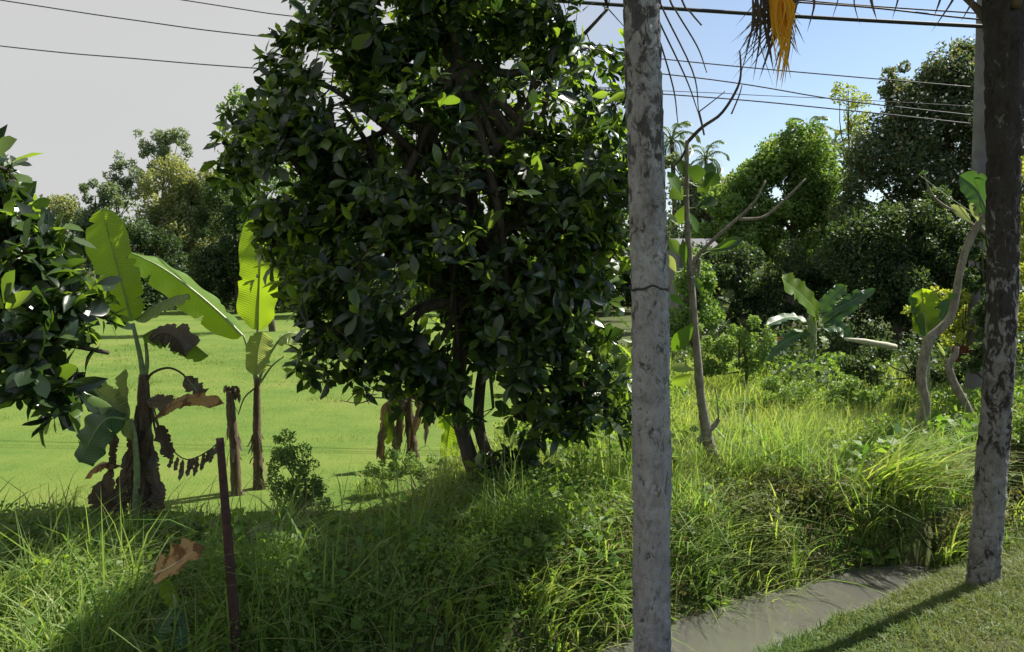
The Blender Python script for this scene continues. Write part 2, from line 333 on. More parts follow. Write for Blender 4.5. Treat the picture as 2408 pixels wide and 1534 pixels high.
# ground
m, t, out = mat_base('ground_earth'); L = t.links.new
geo = N(t, 'ShaderNodeNewGeometry'); n1 = N(t, 'ShaderNodeTexNoise'); n1.inputs['Scale'].default_value = 2.5; n1.inputs['Detail'].default_value = 8; L(geo.outputs['Position'], n1.inputs[0])
rp = ramp(t, [(.05, .042, .025), (.06, .075, .025), (.075, .10, .03)], [.3, .5, .7]); L(n1.outputs['Fac'], rp.inputs[0])
p = N(t, 'ShaderNodeBsdfPrincipled'); p.inputs['Roughness'].default_value = .95; p.inputs['Specular IOR Level'].default_value = .1; L(rp.outputs[0], p.inputs['Base Color']); L(p.outputs[0], out.inputs[0]); M['ground'] = m
m, t, out = mat_base('field_turf'); L = t.links.new
geo = N(t, 'ShaderNodeNewGeometry'); n1 = N(t, 'ShaderNodeTexNoise'); n1.inputs['Scale'].default_value = .30; n1.inputs['Detail'].default_value = 12; n1.inputs['Roughness'].default_value = .78; L(geo.outputs['Position'], n1.inputs[0])
rp = ramp(t, [(.06, .115, .020), (.088, .142, .026), (.118, .162, .032), (.155, .160, .052)], [.34, .45, .57, .68]); L(n1.outputs['Fac'], rp.inputs[0])
n2 = N(t, 'ShaderNodeTexNoise'); n2.inputs['Scale'].default_value = 30; n2.inputs['Detail'].default_value = 4; L(geo.outputs['Position'], n2.inputs[0])
b = N(t, 'ShaderNodeBump'); b.inputs['Strength'].default_value = .5; b.inputs['Distance'].default_value = .03; L(n2.outputs['Fac'], b.inputs['Height'])
p = N(t, 'ShaderNodeBsdfPrincipled'); p.inputs['Roughness'].default_value = .95; p.inputs['Specular IOR Level'].default_value = .1; L(rp.outputs[0], p.inputs['Base Color']); L(b.outputs[0], p.inputs['Normal']); L(p.outputs[0], out.inputs[0]); M['field'] = m
m, t, out = mat_base('murky_water'); L = t.links.new
geo = N(t, 'ShaderNodeNewGeometry'); n1 = N(t, 'ShaderNodeTexNoise'); n1.inputs['Scale'].default_value = 5; n1.inputs['Detail'].default_value = 3; L(geo.outputs['Position'], n1.inputs[0])
b = N(t, 'ShaderNodeBump'); b.inputs['Strength'].default_value = .06; b.inputs['Distance'].default_value = .02; L(n1.outputs['Fac'], b.inputs['Height'])
p = N(t, 'ShaderNodeBsdfPrincipled'); p.inputs['Base Color'].default_value = (.105, .103, .09, 1); p.inputs['Specular IOR Level'].default_value = .9; p.inputs['Roughness'].default_value = .03; p.inputs['Subsurface Weight'].default_value = 1; p.inputs['Subsurface Radius'].default_value = (.16, .15, .12); p.inputs['Subsurface Scale'].default_value = 1; L(b.outputs[0], p.inputs['Normal']); L(p.outputs[0], out.inputs[0]); M['water'] = m

# ------------------------------------------------------------------ ground, field, stream
def grid(xs, ys, zf):
    X, Y = np.meshgrid(xs, ys); Z = zf(X, Y); V = np.stack([X, Y, Z], -1).reshape(-1, 3)
    nx, ny = len(xs), len(ys); i = np.arange(ny - 1)[:, None] * nx; j = np.arange(nx - 1)[None]
    return V, np.stack([i + j, i + j + 1, i + nx + j + 1, i + nx + j], -1).reshape(-1, 4)
u = np.linspace(-1, 1, 290); wx = 1.5 + 6 * np.sinh(5.6 * u)
u = np.linspace(-.62, 1, 250); wy = 7.5 + 6 * np.sinh(5.6 * u)
V, q = grid(wx, wy, terr)
g = MB().add(V, q).build('ground', M['ground']); g['kind'] = 'structure'
xs = np.concatenate([np.linspace(-70, -10, 50), np.linspace(-9.6, 9, 90)]); ys = np.concatenate([np.linspace(8.6, 16, 60), np.linspace(16.4, 70, 70)])
V, q = grid(xs, ys, lambda x, y: terr(x, y) + .006)
keep = (field_mask(V[q].mean(1)[:, 0], V[q].mean(1)[:, 1]) > .3)
f = MB().add(V, q[keep]).build('field', M['field']); f['kind'] = 'structure'
a = np.linspace(-9, 30, 40); V = []
for t_ in a:
    c = SC0 + SD * t_
    for s in (-.95, .85): V.append([*(c + SN * s), WATER_Z])
q = [[2 * i, 2 * i + 2, 2 * i + 3, 2 * i + 1] for i in range(39)]
wt = MB().add(V, q).build('stream_water', M['water']); wt['kind'] = 'structure'

# ------------------------------------------------------------------ grasses
def blades(mb, P, H, W, az, bend, curl=.0, seg=4, tint=None):
    n = len(P); tt = np.linspace(0, 1, seg + 1); hd = np.stack([np.cos(az), np.sin(az), np.zeros(n)], -1)
    sd = np.stack([-np.sin(az), np.cos(az), np.zeros(n)], -1)
    fa = rng.uniform(-.9, .9, n); sd = sd * np.cos(fa)[:, None] + hd * np.sin(fa)[:, None]
    V = np.zeros((n, 2 * seg + 1, 3))
    for i, t_ in enumerate(tt):
        out = bend * (t_ ** 1.8); up = t_ - np.clip(bend, 0, 2) * .42 * t_ ** 2.6
        c = P + hd * (H * out)[:, None]; c[:, 2] += H * up
        wd = W * (.55 + .45 * min(1, t_ * 4)) * (1 - t_ ** 2.2)
        if i < seg: V[:, 2 * i] = c - sd * wd[:, None] * .5; V[:, 2 * i + 1] = c + sd * wd[:, None] * .5
        else: V[:, 2 * i] = c
    k = 2 * seg + 1; off = (np.arange(n) * k)[:, None, None]
    q = np.array([[2 * i, 2 * i + 1, 2 * i + 3, 2 * i + 2] for i in range(seg - 1)])[None]; t = np.array([[2 * seg - 2, 2 * seg - 1, 2 * seg]])[None]
    if tint is None: tint = rng.random(n)
    mb.add(V.reshape(-1, 3), (off + q).reshape(-1, 4) if seg > 1 else None, (off + t).reshape(-1, 3), np.repeat(tint, k))
def scatter(n, x0, x1, y0, y1, dens):
    """rejection-sample ground points with a density function in 0..1"""
    out = []; c = 0
    while c < n:
        x = rng.uniform(x0, x1, n * 2); y = rng.uniform(y0, y1, n * 2)
        k = rng.random(n * 2) < dens(x, y); out.append(np.stack([x[k], y[k]], -1)); c += k.sum()
        if len(out) > 60: break
    return np.concatenate(out)[:n]
def ground3(xy, dz=0): return np.column_stack([xy, terr(xy[:, 0], xy[:, 1]) + dz])
def in_view(x, y, pad=1.0): return np.abs(x) < .70 * y + pad

# field turf
mb = MB()
xy = scatter(80000, -24, 4, 8.8, 34, lambda x, y: (field_mask(x, y) > .1) * in_view(x, y) * np.minimum(1, (11 / y) ** 1.6) * (.6 + .4 * vnoise(x * 2, y * 2)))
n = len(xy); H = rng.uniform(.014, .036, n) * np.clip(xy[:, 1] / 14, .9, 2) * (.7 + .8 * fbm(xy[:, 0] * .8, xy[:, 1] * .8))
wp = sst(.56, .66, fbm(xy[:, 0] * .9 + 40, xy[:, 1] * .9, 4)); H = H * (1 + 3.2 * wp * rng.random(n))
blades(mb, ground3(xy), H, .009 * xy[:, 1] / 10, rng.uniform(0, 6.28, n), rng.uniform(.2, .9, n), seg=1, tint=np.clip(fbm(xy[:, 0] * .6, xy[:, 1] * .6) + rng.normal(0, .12, n), 0, 1))
o = mb.build('field_grass', M['fieldgrass']); o['kind'] = 'stuff'; tag(o, 'short bright yellow-green turf covering the open field', 'grass')

# meadow of tall grass to the right, behind the ditch
def meadow_d(x, y):
    s = S_of(x, y); fm = field_mask(x, y)
    return (s > .9) * (fm < .15) * in_view(x, y, .5) * (x > -1.0 + 0 * y) * np.minimum(1, (11 / y) ** 1.3) * (.25 + .75 * sst(.28, .5, fbm(x * .55 + 3, y * .55)))
mb = MB(); xy = scatter(62000, -1, 17, 8, 25, meadow_d); n = len(xy); x, y = xy.T
hnoise = fbm(x * .6 + 9, y * .6); H = rng.uniform(.25, .75, n) * (.25 + 1.5 * hnoise) * sst(.7, 2.2, S_of(x, y)) + .12  # patchy noise scales the blade height
tn = np.clip(.5 + 1.3 * (fbm(x * .8, y * .8) - .45) + rng.normal(0, .22, n), 0, 1); G3 = ground3(xy); W3 = rng.uniform(.008, .014, n) * np.clip(y / 11, .9, 1.9); A3 = rng.normal(-.6, 1.3, n); B3 = np.abs(rng.normal(.75, .4, n))
for kk, sg in ((y < 13, 3), (y >= 13, 2)): blades(mb, G3[kk], H[kk], W3[kk], A3[kk], B3[kk], seg=sg, tint=tn[kk])
o = mb.build('meadow_grass', M['grass']); o['kind'] = 'stuff'; tag(o, 'tall sunlit meadow grass behind the ditch on the right', 'grass')

# bank blades between ditch and field
CLEAR = [(*G(400, 1500)[:2], .32), (*G(400, 1560)[:2], .30), (*G(420, 1420)[:2], .22)]
def clear(x, y):
    k = np.ones_like(np.asarray(x, float))
    for cx, cy, cr in CLEAR: k = k * np.where((x - cx) ** 2 + (y - cy) ** 2 < cr * cr, .12, 1)
    return k
def bank_d(x, y):
    s = S_far(x, y); fm = field_mask(x, y)
    return clear(x, y) * (s > .42) * (fm < .2) * in_view(x, y, .8) * (y < 11.5) * (.35 + .65 * sst(.3, .55, fbm(x * .9 + 30, y * .9)))
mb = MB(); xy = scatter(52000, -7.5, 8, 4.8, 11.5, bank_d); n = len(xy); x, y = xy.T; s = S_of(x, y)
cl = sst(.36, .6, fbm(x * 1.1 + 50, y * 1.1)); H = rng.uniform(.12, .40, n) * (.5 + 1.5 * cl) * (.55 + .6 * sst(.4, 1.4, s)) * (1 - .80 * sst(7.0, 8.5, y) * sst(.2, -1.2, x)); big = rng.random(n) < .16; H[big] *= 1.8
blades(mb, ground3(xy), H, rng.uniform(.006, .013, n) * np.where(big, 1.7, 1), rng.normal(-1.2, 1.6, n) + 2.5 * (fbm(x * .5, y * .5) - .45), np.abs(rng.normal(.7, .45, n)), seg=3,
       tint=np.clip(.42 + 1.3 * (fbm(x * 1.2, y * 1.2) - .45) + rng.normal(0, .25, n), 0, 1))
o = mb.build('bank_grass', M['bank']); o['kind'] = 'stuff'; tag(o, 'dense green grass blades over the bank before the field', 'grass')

# herbs: small leaves on low mounds
QL = np.array([[0, 0, 0], [.5, .45, .1], [0, 1, -.05], [-.5, .45, .1]]); QQ = np.array([[0, 1, 2, 3]])
def lowf(x, y): return 1 - .85 * sst(7.0, 8.4, y) * sst(.2, -1.2, x)
def herb(mb, xy, hfun, size, up=.55):
    n = len(xy); P = ground3(xy); hh = hfun(xy[:, 0], xy[:, 1]); P[:, 2] += hh * rng.random(n) ** .6
    d = rdir(n); d[:, 2] = d[:, 2] * .5 + .15; nn = rdir(n) * .7; nn[:, 2] += up
    X, Y, Z = frames(d, nn); sc_ = rng.uniform(.6, 1.3, n) * size * np.clip(xy[:, 1] / 8.5, .8, 2.2)
    instances(mb, QL, QQ, None, P, X, Y, Z, sc_, np.clip(fbm(xy[:, 0] * 1.1 + 80, xy[:, 1] * 1.1) + rng.normal(0, .2, n), 0, 1))
def herb_d(x, y):
    s = S_far(x, y); fm = field_mask(x, y)
    return clear(x, y) * (s > .38) * (fm < .25) * in_view(x, y, .6) * np.minimum(1, (10 / y) ** 1.2) * (.12 + .88 * sst(.38, .56, fbm(x * .7 + 11, y * .7 + 4)))
mb = MB(); xy = scatter(94000, -8, 12, 4.8, 20, herb_d)
herb(mb, xy, lambda x, y: (.06 + .58 * sst(.38, .62, fbm(x * .9 + 11, y * .9 + 4)) * lowf(x, y)) * sst(.3, 1.0, S_of(x, y)) + .03, .036)
xy = scatter(9000, -8, 10, 4.8, 13, herb_d); herb(mb, xy, lambda x, y: (.12 + .42 * sst(.35, .65, fbm(x * .7 + 11, y * .7 + 4)) * sst(.3, 1.0, S_of(x, y))) * lowf(x, y), .075)
cc = scatter(170, -6, 9, 5.0, 11.5, herb_d)
for c_ in cc:
    k = 22; xy = c_ + rng.normal(0, .10, (k, 2)); herb(mb, xy, lambda x, y: (.18 + .3 * sst(.3, 1.0, S_of(x, y))) * lowf(x, y), rng.uniform(.08, .14), .9)
o = mb.build('ground_cover', M['herb']); o['kind'] = 'stuff'; tag(o, 'small-leaved weeds spreading over the bank', 'weeds')
mb = MB(); cc = scatter(150, -6.5, 9, 5.0, 11, bank_d); P = []; AZ = []; HH = []
for c_ in cc:
    k = int(rng.integers(14, 34)); P.append(c_ + rng.normal(0, .08, (k, 2))); AZ.append(rng.normal(rng.uniform(0, 6.28), 1.1, k)); HH.append(rng.uniform(.55, 1.1, k) * rng.uniform(.4, .85) * (1 - .6 * float(sst(7.6, 8.9, c_[1])) * (c_[0] < -.5)))
P = np.concatenate(P); AZ = np.concatenate(AZ); HH = np.concatenate(HH); n = len(P)
blades(mb, ground3(P), HH, rng.uniform(.014, .03, n), AZ, np.abs(rng.normal(.85, .35, n)), seg=6)
o = mb.build('broad_grass', M['grass']); o['kind'] = 'stuff'; tag(o, 'broad arching grass blades clumped along the bank', 'grass')
# drier, browner weeds on the far ditch edge
def dry_d(x, y):
    s = S_far(x, y); return (s > .40) * (s < 1.5) * in_view(x, y, .5) * (x > .3) * (.2 + .8 * sst(.4, .6, fbm(x * 1.6, y * 1.6 + 7)))
mb = MB(); xy = scatter(16000, .3, 9, 5.5, 13, dry_d); herb(mb, xy, lambda x, y: .05 + .36 * sst(.3, .9, S_far(x, y)), .034)
xy = scatter(5000, .0, 9, 5.5, 13, dry_d); herb(mb, xy, lambda x, y: .06 + .30 * sst(.25, .8, S_far(x, y)), .06)
o = mb.build('dry_weeds', M['dry']); o['kind'] = 'stuff'; tag(o, 'brownish dry weeds hanging over the ditch edge', 'weeds')
mb = MB(); xy = scatter(2600, -7, 10, 5, 16, herb_d); n = len(xy)
blades(mb, ground3(xy), rng.uniform(.25, .85, n), rng.uniform(.006, .014, n), rng.normal(-.8, 1.5, n), np.abs(rng.normal(.9, .5, n)), seg=5)
o = mb.build('dry_straw', M['straw']); o['kind'] = 'stuff'; tag(o, 'pale dead grass stalks scattered through the green bank', 'grass')
# mown verge on the near side
def verge_d(x, y): 
    s = S_of(x, y); return (s < -.58) * in_view(x, y, .6) * (.35 + .65 * sst(.3, .5, fbm(x * 1.5, y * 1.5)))
mb = MB(); xy = scatter(52000, -.2, 9, 3.6, 12, verge_d); n = len(xy); x, y = xy.T
H = rng.uniform(.03, .10, n) * (.25 + 2.0 * fbm(x * 2.2, y * 2.2, 4) ** 1.3); edge = np.exp(-((S_of(x, y) + .68) / .22) ** 2); H *= 1 + .5 * edge
blades(mb, ground3(xy), H, rng.uniform(.006, .012, n), rng.uniform(0, 6.28, n), rng.uniform(.2, 1.4, n), seg=2, tint=np.clip(.5 + 1.5 * (fbm(x * 1.1, y * 1.1) - .45) + rng.normal(0, .22, n), 0, 1))
o = mb.build('verge_grass', M['verge']); o['kind'] = 'stuff'; tag(o, 'short mown grass of the verge beside the ditch', 'grass')
mb = MB(); xy = scatter(22000, -.2, 9, 3.6, 12, verge_d); herb(mb, xy, lambda x, y: .02 + .03 * fbm(x * 2, y * 2), .022, 1.2)
o = mb.build('verge_weeds', M['verge']); o['kind'] = 'stuff'; tag(o, 'tiny clover-like weeds among the verge grass', 'weeds')

# ------------------------------------------------------------------ grass tufts one can pick out
def tuft(label, base, n, H, W, az, azs, bend, bends, mat='bank', spread=.12, group='grass tufts on the bank'):
    r = thing('grass_tuft', label, 'grass tuft', base, group); mb = MB()
    P = np.tile(np.asarray(base, float), (n, 1)); P[:, :2] += rng.normal(0, spread, (n, 2)); P[:, 2] = terr(P[:, 0], P[:, 1]) - .02
    blades(mb, P, rng.uniform(.6, 1.1, n) * H, rng.uniform(.7, 1.2, n) * W, rng.normal(az, azs, n), np.abs(rng.normal(bend, bends, n)), seg=6)
    mb.build('blades', M[mat], r); return r
tuft('arching grass tuft hanging over the ditch beside the mossy palm', G(2080, 1190), 170, 1.35, .034, -.35, .55, .95, .3, 'grass', .2)
tuft('broad-bladed grass tuft in the bottom corner by the leaning iron post', D(60, 1500, 6.0) * [1, 1, 0], 190, .8, .034, .5, .9, .9, .3, 'grass', .3)
tuft('pale grass tuft beside the orange dead leaf', D(230, 1400, 6.6) * [1, 1, 0], 60, .62, .026, 2.2, .5, .55, .25, 'grass', .10)
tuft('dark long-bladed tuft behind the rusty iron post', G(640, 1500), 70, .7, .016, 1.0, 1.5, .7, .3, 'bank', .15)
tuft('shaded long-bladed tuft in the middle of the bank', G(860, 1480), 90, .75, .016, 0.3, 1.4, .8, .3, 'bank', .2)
tuft('sunlit broad-bladed tuft drooping above the water', G(1290, 1440), 110, .62, .024, -.7, .8, .9, .3, 'grass', .16)
tuft('bleached upright grass tuft left of the grey palm trunk', G(1370, 1185), 140, .85, .016, 1.2, 1.3, .35, .25, 'grass', .15)
tuft('tall grass tuft at the foot of the thin leaning tree', G(1720, 1150), 120, .7, .014, -.5, 1.2, .7, .3, 'grass', .2)
tuft('grass tuft leaning over the water right of the grey palm trunk', G(1640, 1370), 120, .6, .014, -.9, .9, .9, .3, 'bank', .2)
tuft('grassy tuft beneath the withered banana plants', G(880, 1160), 120, .5, .012, 1.0, 1.6, .6, .3, 'grass', .2)

tuft('arching tuft of long blades just right of the iron post', G(690, 1400), 90, .75, .018, -.4, 1.0, .9, .3, 'bank', .15)
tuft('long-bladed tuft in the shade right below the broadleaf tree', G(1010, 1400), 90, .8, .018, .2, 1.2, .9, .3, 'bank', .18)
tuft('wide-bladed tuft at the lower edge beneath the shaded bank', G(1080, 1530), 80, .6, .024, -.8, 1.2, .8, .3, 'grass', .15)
tuft('broad-leaved tuft spilling over the water left of the grey palm trunk', G(1420, 1420), 80, .5, .024, -.9, .8, 1.0, .3, 'grass', .15)
tuft('leafy tuft in the lower corner under the side tree', D(150, 1520, 5.6) * [1, 1, 0], 110, .55, .026, 2.4, 1.0, .9, .3, 'grass', .25)
tuft('light tuft right of the thin leaning tree foot', G(1830, 1180), 120, .75, .013, -.4, 1.2, .7, .3, 'grass', .2)
tuft('weathered tuft on the ditch edge below the thin leaning tree', G(1780, 1350), 110, .6, .015, -.8, .9, 1.0, .3, 'grass', .2)

# ------------------------------------------------------------------ broadleaf trees with big glossy leaves
def leaf_template(L_=1.0, W_=.46, fold=.12, droop=.18, ns=5, pointed=.0):
    tt = np.linspace(0, 1, ns + 1); v = []
    for i, t_ in enumerate(tt):
        wdt = W_ * .5 * (math.sin(math.pi * min(1, t_ ** 1.35 * .97 + .015)) ** .75) * (1 if t_ < 1 else .15)
        z = -droop * t_ ** 2
        v += [[-wdt, t_, z + fold * wdt * 2], [0, t_, z], [wdt, t_, z + fold * wdt * 2]]
    q = []
    for i in range(ns):
        a_ = 3 * i; q += [[a_, a_ + 1, a_ + 4, a_ + 3], [a_ + 1, a_ + 2, a_ + 5, a_ + 4]]
    return np.array(v), np.array(q)
LT = [leaf_template(1, .46, .12, .15), leaf_template(1, .50, .2, .28), leaf_template(1, .42, .05, .05), leaf_template(1, .48, .25, -.1), leaf_template(1, .38, .3, .45), leaf_template(1, .54, .02, .2)]
LT3 = [leaf_template(1, w_, f_, d_, ns=3) for w_, f_, d_ in ((.46, .12, .15), (.50, .2, .28), (.42, .05, .05), (.48, .25, -.1), (.38, .3, .45), (.54, .02, .2))]
LEAF_ME = []
for i, (tv, tq) in enumerate(LT):
    LEAF_ME.append(MB().add(tv, tq).mesh('leaf', M['tree']))

def blob_points(blobs, per_area, shell=.55):
    P = []; A = []
    for (cx, cy, rd, dep, *rest) in blobs:
        dens = rest[0] if rest else 1.0
        c = D(cx, cy, dep); r = RM(rd, dep); k = max(4, int(per_area * dens * 4 * math.pi * r * r))
        d = rdir(k); d[:, 2] *= .95
        rad = r * (shell + (1 - shell) * rng.random(k) ** .5) * (1 + .16 * rng.normal(size=k))
        P.append(c + d * rad[:, None]); A.append(d)
    return np.concatenate(P), np.concatenate(A)

def big_leaf_tree(name, label, base, trunk_pts, trunk_r, blobs, per_area, leaf, n_parts, limbs, group=None, zmin=0.9, gap=.36):
    r = thing(name, label, 'tree', base, group)
    mb = MB(); tube(mb, trunk_pts, trunk_r, 12, 30, .06); mb.build('trunk', M['bark'], r)
    top = np.asarray(trunk_pts[-1]); nodes = []
    for b_ in blobs:
        c = D(b_[0], b_[1], b_[3]); st = np.asarray(trunk_pts)[rng.integers(len(trunk_pts) // 2, len(trunk_pts))]
        mid = (st + c) / 2 + rng.normal(0, .15, 3) + [0, 0, -.1]
        mb = MB(); pts = catmull([st, mid, c], 10); tube(mb, pts, np.linspace(.05, .014, 10) * (1 + b_[2] / 300) * min(1, trunk_r[0] / .11), 6); mb.build('branch', M['bark'], r)
        nodes.append(pts[3:])
    nodes = np.concatenate(nodes)
    P, A = blob_points(blobs, per_area); k = (P[:, 2] > zmin) & (fbm(P[:, 0] * 1.7 + P[:, 1] * .8, P[:, 2] * 1.7 - P[:, 1] * .5) > gap); P, A = P[k], A[k]
    # twigs
    mb = MB()
    for p_, a_ in zip(P, A):
        d2 = ((nodes - p_) ** 2).sum(1); s_ = nodes[d2.argmin()]
        if rng.random() < .6: tube(mb, catmull([s_, (s_ + p_) / 2 + rng.normal(0, .06, 3), p_], 4), [.009, .007, .005, .003], 3, cap=False)
    o = mb.build('twigs', M['bark'], r); o['kind'] = 'stuff'
    # rosettes of leaves at the twig tips
    pos = []; dd = []; nn = []; ll = []
    for p_, a_ in zip(P, A):
        ax = unit(a_ * .8 + np.array([0, 0, .55]) + rng.normal(0, .3, 3)); u_ = unit(np.cross(ax, rng.normal(size=3))); v_ = np.cross(ax, u_)
        m_ = rng.integers(4, 10); ph = rng.random() * 6.28; szf = rng.uniform(.7, 1.2); sag = rng.uniform(.0, .5)
        for i in range(m_):
            an = ph + i * 2.4; el = rng.uniform(.15, .75) if i > 1 else rng.uniform(.8, 1.2)
            d_ = (math.cos(an) * u_ + math.sin(an) * v_) * math.cos(el) + ax * math.sin(el); d_ = d_ + [0, 0, -sag]
            pos.append(p_ - ax * rng.uniform(0, .09) + d_ * .02); dd.append(d_); nn.append(ax * .9 + rng.normal(0, .25, 3)); ll.append(leaf * rng.uniform(.5, 1.3) * szf)
    pos = np.array(pos); X, Y, Z = frames(np.array(dd), np.array(nn)); ll = np.array(ll); n = len(pos)
    # which leaves show largest: nearest in a coarse depth buffer
    c = pos + Y * ll[:, None] * .5; px = c[:, 0] / c[:, 1] * FPX + 512; py = 326 - ((c[:, 2] - CAM_H) / c[:, 1] + math.tan(PITCH)) * FPX
    cell = (px // 9).astype(int) * 1000 + (py // 9).astype(int); show = np.abs((Z * unit(c - [0, 0, CAM_H])).sum(1)) * ll / c[:, 1]
    vis = (px > 2) & (px < 1022) & (py > 2) & (py < 650); best = {}
    for i in np.argsort(c[:, 1]):
        if vis[i] and cell[i] not in best: best[cell[i]] = i
    front = np.array(list(best.values())); front = front[np.argsort(-show[front])][:n_parts]
    mask = np.zeros(n, bool); mask[front] = True
    variant = rng.integers(0, len(LT), n)
    for i in front:
        o = bpy.data.objects.new('leaf', LEAF_ME[variant[i]]); link(o, r)
        R = np.eye(4); R[:3, 0], R[:3, 1], R[:3, 2], R[:3, 3] = X[i] * ll[i], Y[i] * ll[i], Z[i] * ll[i], pos[i] - np.asarray(base); o.matrix_local = Matrix(R.tolist())
    mb = MB()
    for v_ in range(len(LT)):
        k = (~mask) & (variant == v_)
        instances(mb, LT3[v_][0], LT3[v_][1], None, pos[k], X[k], Y[k], Z[k], ll[k], rng.random(k.sum()))
    o = mb.build('foliage', M['tree'], r); o['kind'] = 'stuff'
    return r

base = G(1145, 1165); bd = float(base[1])
CB = [(1090, -70, 190, 10.2), (960, -40, 170, 10.0), (1290, -20, 150, 10.2, .9), (830, 90, 120, 9.9), (880, 40, 170, 10.0), (690, 150, 72, 9.7), (800, 240, 170, 9.8), (630, 330, 105, 10.2), (712, 420, 150, 10.0),
      (960, 380, 240, 9.5), (1250, 230, 190, 9.7, .48), (1385, 110, 115, 10.2, .9), (1430, 20, 80, 10.2, 1.0), (1330, 50, 90, 10.0, .8), (1340, 440, 165, 9.4), (1180, 590, 240, 9.2), (900, 640, 210, 9.6),
      (788, 720, 92, 9.8), (735, 865, 55, 9.4), (980, 790, 150, 9.8), (1200, 820, 160, 9.3), (1390, 740, 115, 9.6), (1425, 900, 80, 9.7), (1270, 915, 105, 9.5),
      (1090, 890, 85, 9.7), (1010, 850, 100, 9.6, .8), (1060, 740, 120, 9.4, .7), (860, 800, 90, 9.6, .8), (1460, 1000, 46, 9.6, .8), (1350, 985, 46, 9.5, .8), (850, 880, 46, 9.6, .7), (560, 400, 46, 10.1, .9), (640, 560, 48, 9.9, .8), (830, -10, 70, 9.9, .9), (1440, 250, 60, 10, .4), (1450, 420, 60, 10, .7), (1400, 1000, 66, 9.4, .8), (1300, 1010, 56, 9.5, .8), (1230, 985, 56, 9.5, .8), (1465, 1060, 46, 9.5, .8), (1160, 960, 56, 9.6, .8), (1080, 830, 90, 9.4, .8), (1430, 590, 90, 10.2), (1000, 250, 260, 11.4, .6), (1150, 600, 270, 11.2, .6), (820, 520, 200, 11.2, .6), (1330, 350, 150, 11.0, .4), (780, -180, 130, 10.4, .7)]
CB = [(b[0], b[1], b[2], 9.1 + (b[3] - 9.3) * .62, *b[4:]) for b in CB]
big = big_leaf_tree('broadleaf_tree', 'large dense broadleaf tree with dark glossy leaves in the middle', base,
              [base - [0, 0, .1], D(1100, 1060, bd), D(1075, 930, bd - .1), D(1090, 700, bd - .2), D(1070, 450, bd - .2), D(1080, 150, bd - .1)], [.12, .095, .085, .08, .065, .04],
              CB, 26, .19, 300, 0, gap=.36)
for l in [[(930, 935), (880, 935), (840, 925), (815, 945)], [(880, 935), (845, 948), (800, 942)], [(930, 930), (870, 915), (830, 935)], [(1070, 1010), (1030, 970), (960, 940), (930, 935)]]:
    mb = MB(); tube(mb, [D(x_, y_, 9.2) for x_, y_ in l], np.linspace(.009, .004, len(l)), 5, 14); mb.build('bare_twig', M['bark'], big)
sb = base + [.28, -.35, 0]; sb[2] = float(terr(sb[0], sb[1])); sd_ = float(sb[1])
big_leaf_tree('sapling', 'dark big-leaved sapling at the foot of the broadleaf tree', sb, [sb - [0, 0, .05], D(1175, 1130, sd_), D(1180, 1080, sd_), D(1185, 1050, sd_)], [.02, .016, .012, .008],
              [(1165, 1070, 36, sd_), (1220, 1080, 32, sd_ - .05), (1150, 1120, 36, sd_ - .1), (1210, 1130, 32, sd_), (1135, 1045, 26, sd_), (1180, 1165, 30, sd_ - .1)], 60, .17, 60, 0, 'saplings', -.5, .2)
ub = np.array([D(1290, 1100, 11.6)[0], 11.6, 0]); ub[2] = float(terr(ub[0], ub[1]))
big_leaf_tree('sapling', 'sunlit broad-leaved sapling half hidden under the broadleaf tree', ub, [ub - [0, 0, .05], D(1290, 1060, 11.6), D(1300, 1000, 11.6), D(1310, 950, 11.6)], [.025, .02, .015, .01],
              [(1260, 1030, 36, 11.4), (1320, 1010, 40, 11.7), (1380, 1030, 36, 11.5), (1240, 980, 34, 11.8), (1430, 1020, 34, 11.6), (1210, 1020, 30, 11.6), (1350, 960, 40, 11.8), (1440, 960, 34, 11.7)], 16, .17, 90, 0, 'saplings', -.5, .2)
# second stem of the same clump
b2 = base + [.32, .05, 0]
r = thing('tree_stem', 'dark straight second trunk rising beside the broadleaf tree trunk', 'tree', b2)
mb = MB(); tube(mb, [b2 - [0, 0, .1], D(1135, 1040, bd), D(1130, 900, bd), D(1180, 700, bd)], [.085, .07, .065, .05], 10, 16, .06); mb.build('trunk', M['bark'], r)

lb = np.array([-5.6, 6.7, float(terr(-5.6, 6.7))])
LB = [(15, 400, 60, 6.6, .8), (-60, 500, 110, 6.8), (45, 600, 90, 6.7), (60, 730, 125, 6.5), (172, 715, 82, 6.6), (255, 830, 58, 6.5), (90, 850, 105, 6.4), (-110, 680, 190, 6.9),
      (175, 880, 65, 6.4), (135, 950, 36, 6.3), (20, 880, 80, 6.3), (-160, 450, 170, 7.0), (95, 560, 55, 6.8), (-260, 600, 220, 7.2, .6)]
big_leaf_tree('broadleaf_tree', 'glossy broadleaf tree reaching in from the side before the banana leaves', lb,
              [lb - [0, 0, .1], lb + [.1, 0, .9], lb + [.25, 0, 1.8], lb + [.3, .05, 2.8], lb + [.4, .1, 3.6]], [.12, .10, .09, .07, .04], LB, 21, .235, 260, 0, None, 0.6, .34)

